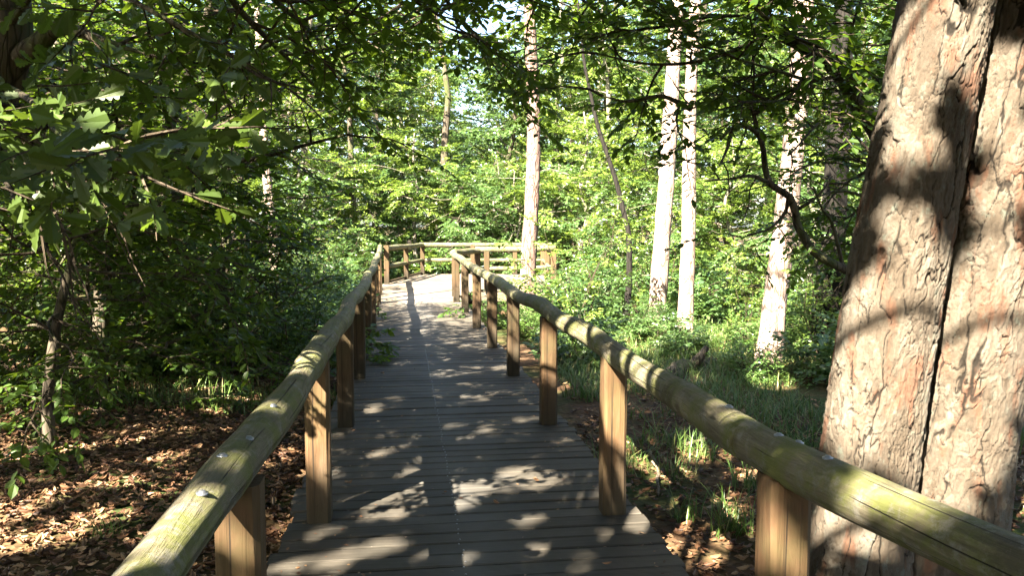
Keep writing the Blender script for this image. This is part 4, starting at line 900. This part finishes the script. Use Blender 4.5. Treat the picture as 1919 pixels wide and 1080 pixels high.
SH['sapling'] = lambda: shrub(64, 2.7, .7, 8, .085, 'wood_leaf', ntw=5).finish('sapling', 's', 'shrub', (0, 0, 0), None, None, 'twig')
KS = dict(sapling='thin-stemmed airy sapling', low='low rounded shrub', upright='upright leafy shrub', spreading='spreading small-leaved shrub')
SP = {}
def put_shrub(kind, x, y, s, label, group):
    z = float(gz(x, y)); rz = wr_.uniform(0, 6.28)
    if kind not in SP:
        o = SH[kind](); SP[kind] = o; o.location = (x, y, z); o.rotation_euler = (0, 0, rz); o.scale = (s, s, s); o['label'] = label; o['group'] = group
    else: dup(SP[kind], (x, y, z), rz, s, label, group)
SHR = []; g = np.random.default_rng(9)
for k in range(400):
    y = g.uniform(9.5, 27); side = g.random() < .62
    x = xr(y) + .75 + abs(g.normal(0, 4.2)) if side else xl(y) - .8 - abs(g.normal(0, 3.0))
    if y > 17.5 and -4.6 < x < 2.7: continue
    if side and y < 13 and x < 4.5: continue
    if abs(x) / y > .62: continue
    kd = ['upright', 'sapling', 'spreading', 'sapling', 'low'][k % 5]
    if any((x - q[1]) ** 2 + (y - q[2]) ** 2 < 1.1 ** 2 for q in SHR): continue
    SHR.append((kd, x, y, g.uniform(.6, 1.05)))
    if len(SHR) >= 52: break
SHR += [('low', 3.3, 10.6, .8), ('spreading', 4.6, 10.2, .8), ('low', 5.4, 11.4, .9), ('spreading', 2.6, 12.2, .8), ('low', 3.9, 12.6, .9), ('sapling', 4.9, 12.4, .9), ('sapling', 3.2, 13.2, .8), ('upright', 2.2, 13.6, .8), ('low', 1.3, 12.6, .7), ('spreading', .9, 11.2, .6), ('sapling', 6.0, 12.6, .9), ('spreading', 5.7, 9.6, .8), ('low', .62, 16.4, .7), ('upright', 1.1, 17.4, .7), ('spreading', 1.9, 18.4, .9), ('upright', 2.5, 19.6, 1.0), ('low', .45, 14.6, .8), ('spreading', 1.3, 15.2, .8), ('upright', 2.9, 23, 1.1), ('upright', -4.4, 20.0, 1.0), ('spreading', -4.5, 17.6, 1.1), ('upright', -3.7, 15.5, .95), ('spreading', -3.2, 13.4, .8), ('low', -2.9, 11.3, .8), ('low', -3.8, 12.3, .9)]
SHR = [(('low' if q[0] == 'sapling' else q[0]), q[1], q[2], q[3] * .5) if 1185 < CU + q[1] / q[2] * F < 1335 and q[2] < 15.6 else q for q in SHR]
place_all(SHR, KS, 'shrubs in the undergrowth', put_shrub)
# seedling leaning out between the left posts over the boards
T = Tree(71, leaf=.12, T=T_BEECH, nl=11, flat=.7, droop=.35, twig_len=.36, mat='beech')
sb = np.array([xl(9.6) - .22, 9.6, -.35]); 
for k in range(9):
    a = -1.4 + k * .33; pts = T.path(sb, (math.cos(a) * .42, math.sin(a) * .35, .9), .52 + .1 * (k % 3), 4, .12); T.mb.tube(pts, np.linspace(.008, .003, 5), 5)
    for f in (2, 3, 4): T.twig(pts[f], (math.cos(a), math.sin(a) - .2, .25), .28)
T.finish('seedling', 'dark green leafy seedling leaning out over the boards between the left posts', 'plant', sb, None, None, 'twig')
T = Tree(72, leaf=.08, nl=8, flat=.6, droop=.2, twig_len=.25); sb = np.array([xr(14.2) - .02, 14.3, -.3])
for k in range(6):
    a = 2.2 + k * .5; pts = T.path(sb, (math.cos(a) * .5, math.sin(a) * .3, .9), .5, 4, .12); T.mb.tube(pts, np.linspace(.006, .003, 5), 5)
    for f in (3, 4): T.twig(pts[f], (math.cos(a), math.sin(a), -.1), .25)
T.finish('seedling', 'small dark leafy sprig poking over the right edge of the boards', 'plant', sb, None, None, 'twig')
T = Tree(73, leaf=.09, nl=8, flat=.6, droop=.1, twig_len=.3); sb = np.array([*G(45, 915, -.42)[:2], -.42])
for k in range(8):
    a = k * .8; pts = T.path(sb, (math.cos(a) * .5, math.sin(a) * .5, .9), .28, 4, .12); T.mb.tube(pts, np.linspace(.006, .003, 5), 5)
    for f in (3, 4): T.twig(pts[f], (math.cos(a), math.sin(a), .1), .25)
T.finish('seedling', 'bright green seedling on the leaf litter at the left edge', 'plant', sb, None, None, 'twig')

# ------------------------------------------------------------------ fallen leaves, grass
g = np.random.default_rng(12)
def scatter(n, x0, x1, y0, y1, ok):
    x = g.uniform(x0, x1, n); y = y0 + (y1 - y0) * g.random(n) ** 1.4; k = ok(x, y); return x[k], y[k]
lx, ly = scatter(76000, -9, -.8, 1.2, 13, lambda x, y: (x < xl(y) - .05) & (g.random(len(x)) < np.clip(1.25 - (y - 6) / 8, .15, 1)))
rx, ry = scatter(17000, .6, 6.5, 1.5, 9.5, lambda x, y: (x > xr(y) + .05) & (g.random(len(x)) < np.clip(1.25 - (y - 5) / 4, .12, 1)))
bx, by = np.r_[lx, rx], np.r_[ly, ry]; n = len(bx)
T_DRY = (np.array(_ov) * [1, 1, 1] + np.array([(0, 0, .25 * (2 * abs(v[0] - .5)) ** 2 + .9 * v[1] ** 2) for v in _ov]), T_OAK[1], T_OAK[2])
th = g.uniform(0, 6.28, n); ax = np.stack([np.cos(th), np.sin(th), g.normal(0, .25, n)], 1); nr = np.stack([g.normal(0, .4, n), g.normal(0, .4, n), np.where(g.random(n) < .75, 1, -1)], 1)
pos = np.stack([bx, by, gz(bx, by) + g.uniform(.002, .03, n)], 1)
V, Fl, tt = leaf_geo(pos, ax, nr, g.uniform(.034, .082, n), T_DRY)
tag(link('fallen_leaves', new_mesh('fallen_leaves', V, Fl, tt, M['litter'], None, None, False)), 'dry brown fallen oak leaves covering the forest floor', 'leaf litter', kind='stuff')
n = 900; cy_ = g.uniform(2.5, 17, n); sd_ = g.random(n) < .5; off_ = np.abs(g.normal(0, .16, n)); wide = g.random(n) < .22; cx_ = np.where(sd_, xl(cy_) - .12 + off_, xr(cy_) + .10 - off_); cx_ = np.where(wide, xl(cy_) + (xr(cy_) - xl(cy_)) * g.random(n), cx_)
th = g.uniform(0, 6.28, n); V, Fl, tt = leaf_geo(np.stack([cx_, cy_, np.full(n, .006)], 1), np.stack([np.cos(th), np.sin(th), g.normal(0, .1, n)], 1), np.stack([g.normal(0, .2, n), g.normal(0, .2, n), np.ones(n)], 1), g.uniform(.008, .032, n), T_BEECH)
tag(link('leaf_crumbs', new_mesh('leaf_crumbs', V, Fl, tt, M['litter'], None, None, False)), 'brown leaf crumbs and debris gathered along the edges of the boards', 'debris', kind='stuff')
# a few dry leaves and bits that lie on the boards
for k, (u, v) in enumerate([(1128, 1060), (935, 948), (660, 905), (905, 618), (1010, 905), (720, 700), (805, 668)]):
    p = G(u, v, .012); V, Fl, tt = leaf_geo(np.zeros((1, 3)), np.array([[math.cos(k * 2.1), math.sin(k * 2.1), .1]]), np.array([[.1, .1, 1.0]]), np.array([.05 + .01 * (k % 3)]), T_DRY)
    o = link('fallen_leaf', new_mesh('fallen_leaf', V, Fl, tt, M['litter'], None, None, False)); o.location = Vector(p)
    tag(o, ['dry leaf on the boards at the bottom right corner', 'dry leaf on the near boards right of the screw line', 'dry leaf beside the second left post', 'dry leaf on the far boards near the leafy sprig', 'dry leaf on the boards near the second right post', 'dry leaf on the boards below the seedling', 'dry leaf in the middle of the far boards'][k], 'fallen leaf', 'dry leaves lying on the boards')
def blades(x, y, h, spread=.5):
    n = len(x); th = g.uniform(0, 6.28, n); ln = g.uniform(.15, spread, n); dx, dy = np.cos(th), np.sin(th); w = g.uniform(.0025, .006, n) * (1 + np.maximum(0, y - 6) * .10)
    rows = []
    for f, wf in ((0, 1), (.45, .8), (.8, .5), (1, 0)):
        cx = x + dx * h * ln * f ** 2; cy = y + dy * h * ln * f ** 2; cz = gz(x, y) - .02 + h * (f - .25 * ln * f ** 2)
        rows.append(np.stack([cx - dy * w * wf, cy + dx * w * wf, cz], 1))
        if wf: rows.append(np.stack([cx + dy * w * wf, cy - dx * w * wf, cz], 1))
    V = np.stack(rows, 1).reshape(-1, 3); f_ = np.array([0, 1, 3, 2, 2, 3, 5, 4, 4, 5, 6]); F_ = (f_[None] + np.arange(n)[:, None] * 7).ravel(); return V, F_, np.tile([4, 4, 3], n)
gx1, gy1 = scatter(42000, .5, 9, 5.0, 17, lambda x, y: (x > xr(y) + .2) & (vnoise(x * .8, y * .8, 0, 5) + .35 * vnoise(x * 3, y * 3, 0, 6) > .12 - .22 * np.clip(y - 6.8, -2.5, 3) + .25 * (y < 6.8)))
gx2, gy2 = scatter(9000, -6, -1.5, 8.0, 17, lambda x, y: (x < xl(y) - .15) & (vnoise(x * .9, y * .9, 0, 8) > -.05))
gx3, gy3 = scatter(1500, -2.4, -.9, 2.0, 4.0, lambda x, y: (x < xl(y) - .2) & (vnoise(x * 2.2, y * 2.2, 0, 8) > .35))
gx = np.r_[gx1, gx2, gx3]; gy = np.r_[gy1, gy2, gy3]
V, Fl, tt = blades(gx, gy, g.uniform(.06, .32, len(gx)), 1.3)
tag(link('grass', new_mesh('grass', V, Fl, tt, M['grass'], None, None, False)), 'thin woodland grass beside the boardwalk', 'grass', kind='stuff')
def tuft(u, v, r, n, h, label, z=-.42):
    p = G(u, v, z); a = g.uniform(0, 6.28, n); q = r * np.sqrt(g.random(n)); V, Fl, tt = blades(p[0] + q * np.cos(a), p[1] + q * np.sin(a), g.uniform(.4, 1, n) * h, 1.1)
    base = np.array([p[0], p[1], float(gz(p[0], p[1]))]); o = link('grass_tuft', new_mesh('grass_tuft', V - base, Fl, tt, M['grass'], None, None, False)); o.location = Vector(base); tag(o, label, 'grass tuft', 'grass tufts')
tuft(1370, 1015, .14, 90, .42, 'sunlit grass tuft left of the nearest right post'); tuft(1285, 985, .1, 50, .3, 'thin grass tuft on the litter right of the boards edge'); tuft(1300, 870, .2, 90, .36, 'grass tuft behind the second right post, by the fallen twigs')
tuft(205, 1050, .1, 40, .24, 'small grass tuft at the bottom left below the left handrail'); tuft(735, 0 + 655, .25, 60, .3, 'grass tuft under the seedling at the left boards edge') if False else None
tuft(1090, 770, .22, 110, .35, 'grass tuft along the right boards edge between two posts'); tuft(1400, 940, .12, 60, .34, 'bright grass tuft on the litter below the right handrail')

# ------------------------------------------------------------------ fallen wood
def stick(px, z, r0, r1, label, name='fallen_branch', cat='fallen branch', mat='dead_wood', side=(), seed=1):
    pts = np.array([G(u, v, z + dz) for u, v, dz in px]); base = pts[0].copy(); t = thing(name, label, cat, tuple(base), 'fallen branches on the forest floor')
    gg = np.random.default_rng(seed); mb = MB(); k = 24; s = np.linspace(0, len(pts) - 1, k); Q = np.stack([np.interp(s, np.arange(len(pts)), pts[:, c]) for c in range(3)], 1) - base
    Q += np.cumsum(gg.normal(0, .006, (k, 3)), 0); mb.tube(Q, np.linspace(r0, r1, k) * (1 + .15 * gg.normal(size=k)), 8)
    mb.build('stem', M[mat], t)
    for f, d in side:
        i = int(f * (k - 1)); p = Q[i]; d = np.array(d, float); m2 = MB(); m2.tube([p, p + d * .5 + gg.normal(0, .02, 3), p + d + gg.normal(0, .03, 3)], [r1 * 1.1, r1 * .8, r1 * .4], 6); m2.build('side_twig', M[mat], t)
stick([(1218, 846, .12), (1240, 880, .1), (1247, 945, .03)], -.42, .018, .01, 'gnarled grey twig standing crooked in the litter right of the boards', side=[(.3, (.15, .1, .05)), (.6, (-.1, .05, .08))], seed=2)
stick([(1205, 850, .02), (1290, 832, .12), (1365, 818, .16)], -.4, .018, .012, 'pale curved branch arching over the litter towards the right handrail', side=[(.4, (.2, .2, .05))], seed=3)
stick([(1250, 880, .03), (1330, 876, .05), (1430, 882, .04)], -.4, .013, .006, 'thin straight stick lying flat under the right handrail', seed=4)
stick([(345, 690, .06), (410, 672, .1), (475, 655, .14)], -.4, .03, .015, 'dark branch lying in the grass beside the left handrail', side=[(.5, (.2, .2, .15))], seed=5)
stick([(40, 775, .05), (150, 752, .06), (270, 735, .05)], -.4, .035, .02, 'long dark branch on the sunlit litter at the left', side=[(.6, (.1, .2, .1))], seed=6)
stick([(100, 915, .03), (180, 900, .03), (260, 905, .02)], -.42, .012, .006, 'thin twig on the leaf litter at the lower left', seed=7)
stick([(1230, 745, .1), (1275, 690, .2), (1330, 680, .12)], -.5, .12, .09, 'dark rotten log behind the middle of the right handrail', 'fallen_log', 'fallen log', 'bark_dark', [(.3, (.1, .1, .25)), (.7, (.2, 0, .22))], 8)
for k, (a, b) in enumerate([((1885, 850), (1925, 780)), ((1890, 870), (1950, 850)), ((1880, 930), (1940, 880)), ((1900, 960), (1960, 930)), ((1885, 800), (1950, 740))]):
    stick([(*a, .03), ((a[0] + b[0]) / 2, (a[1] + b[1]) / 2, .15 + .04 * k), (*b, .2)], -.42, .012, .006, ['lowest', 'second', 'middle', 'fourth', 'topmost'][[3, 2, 1, 0, 4][k]] + ' dry stick of the heap at the right edge behind the huge pine', seed=20 + k)
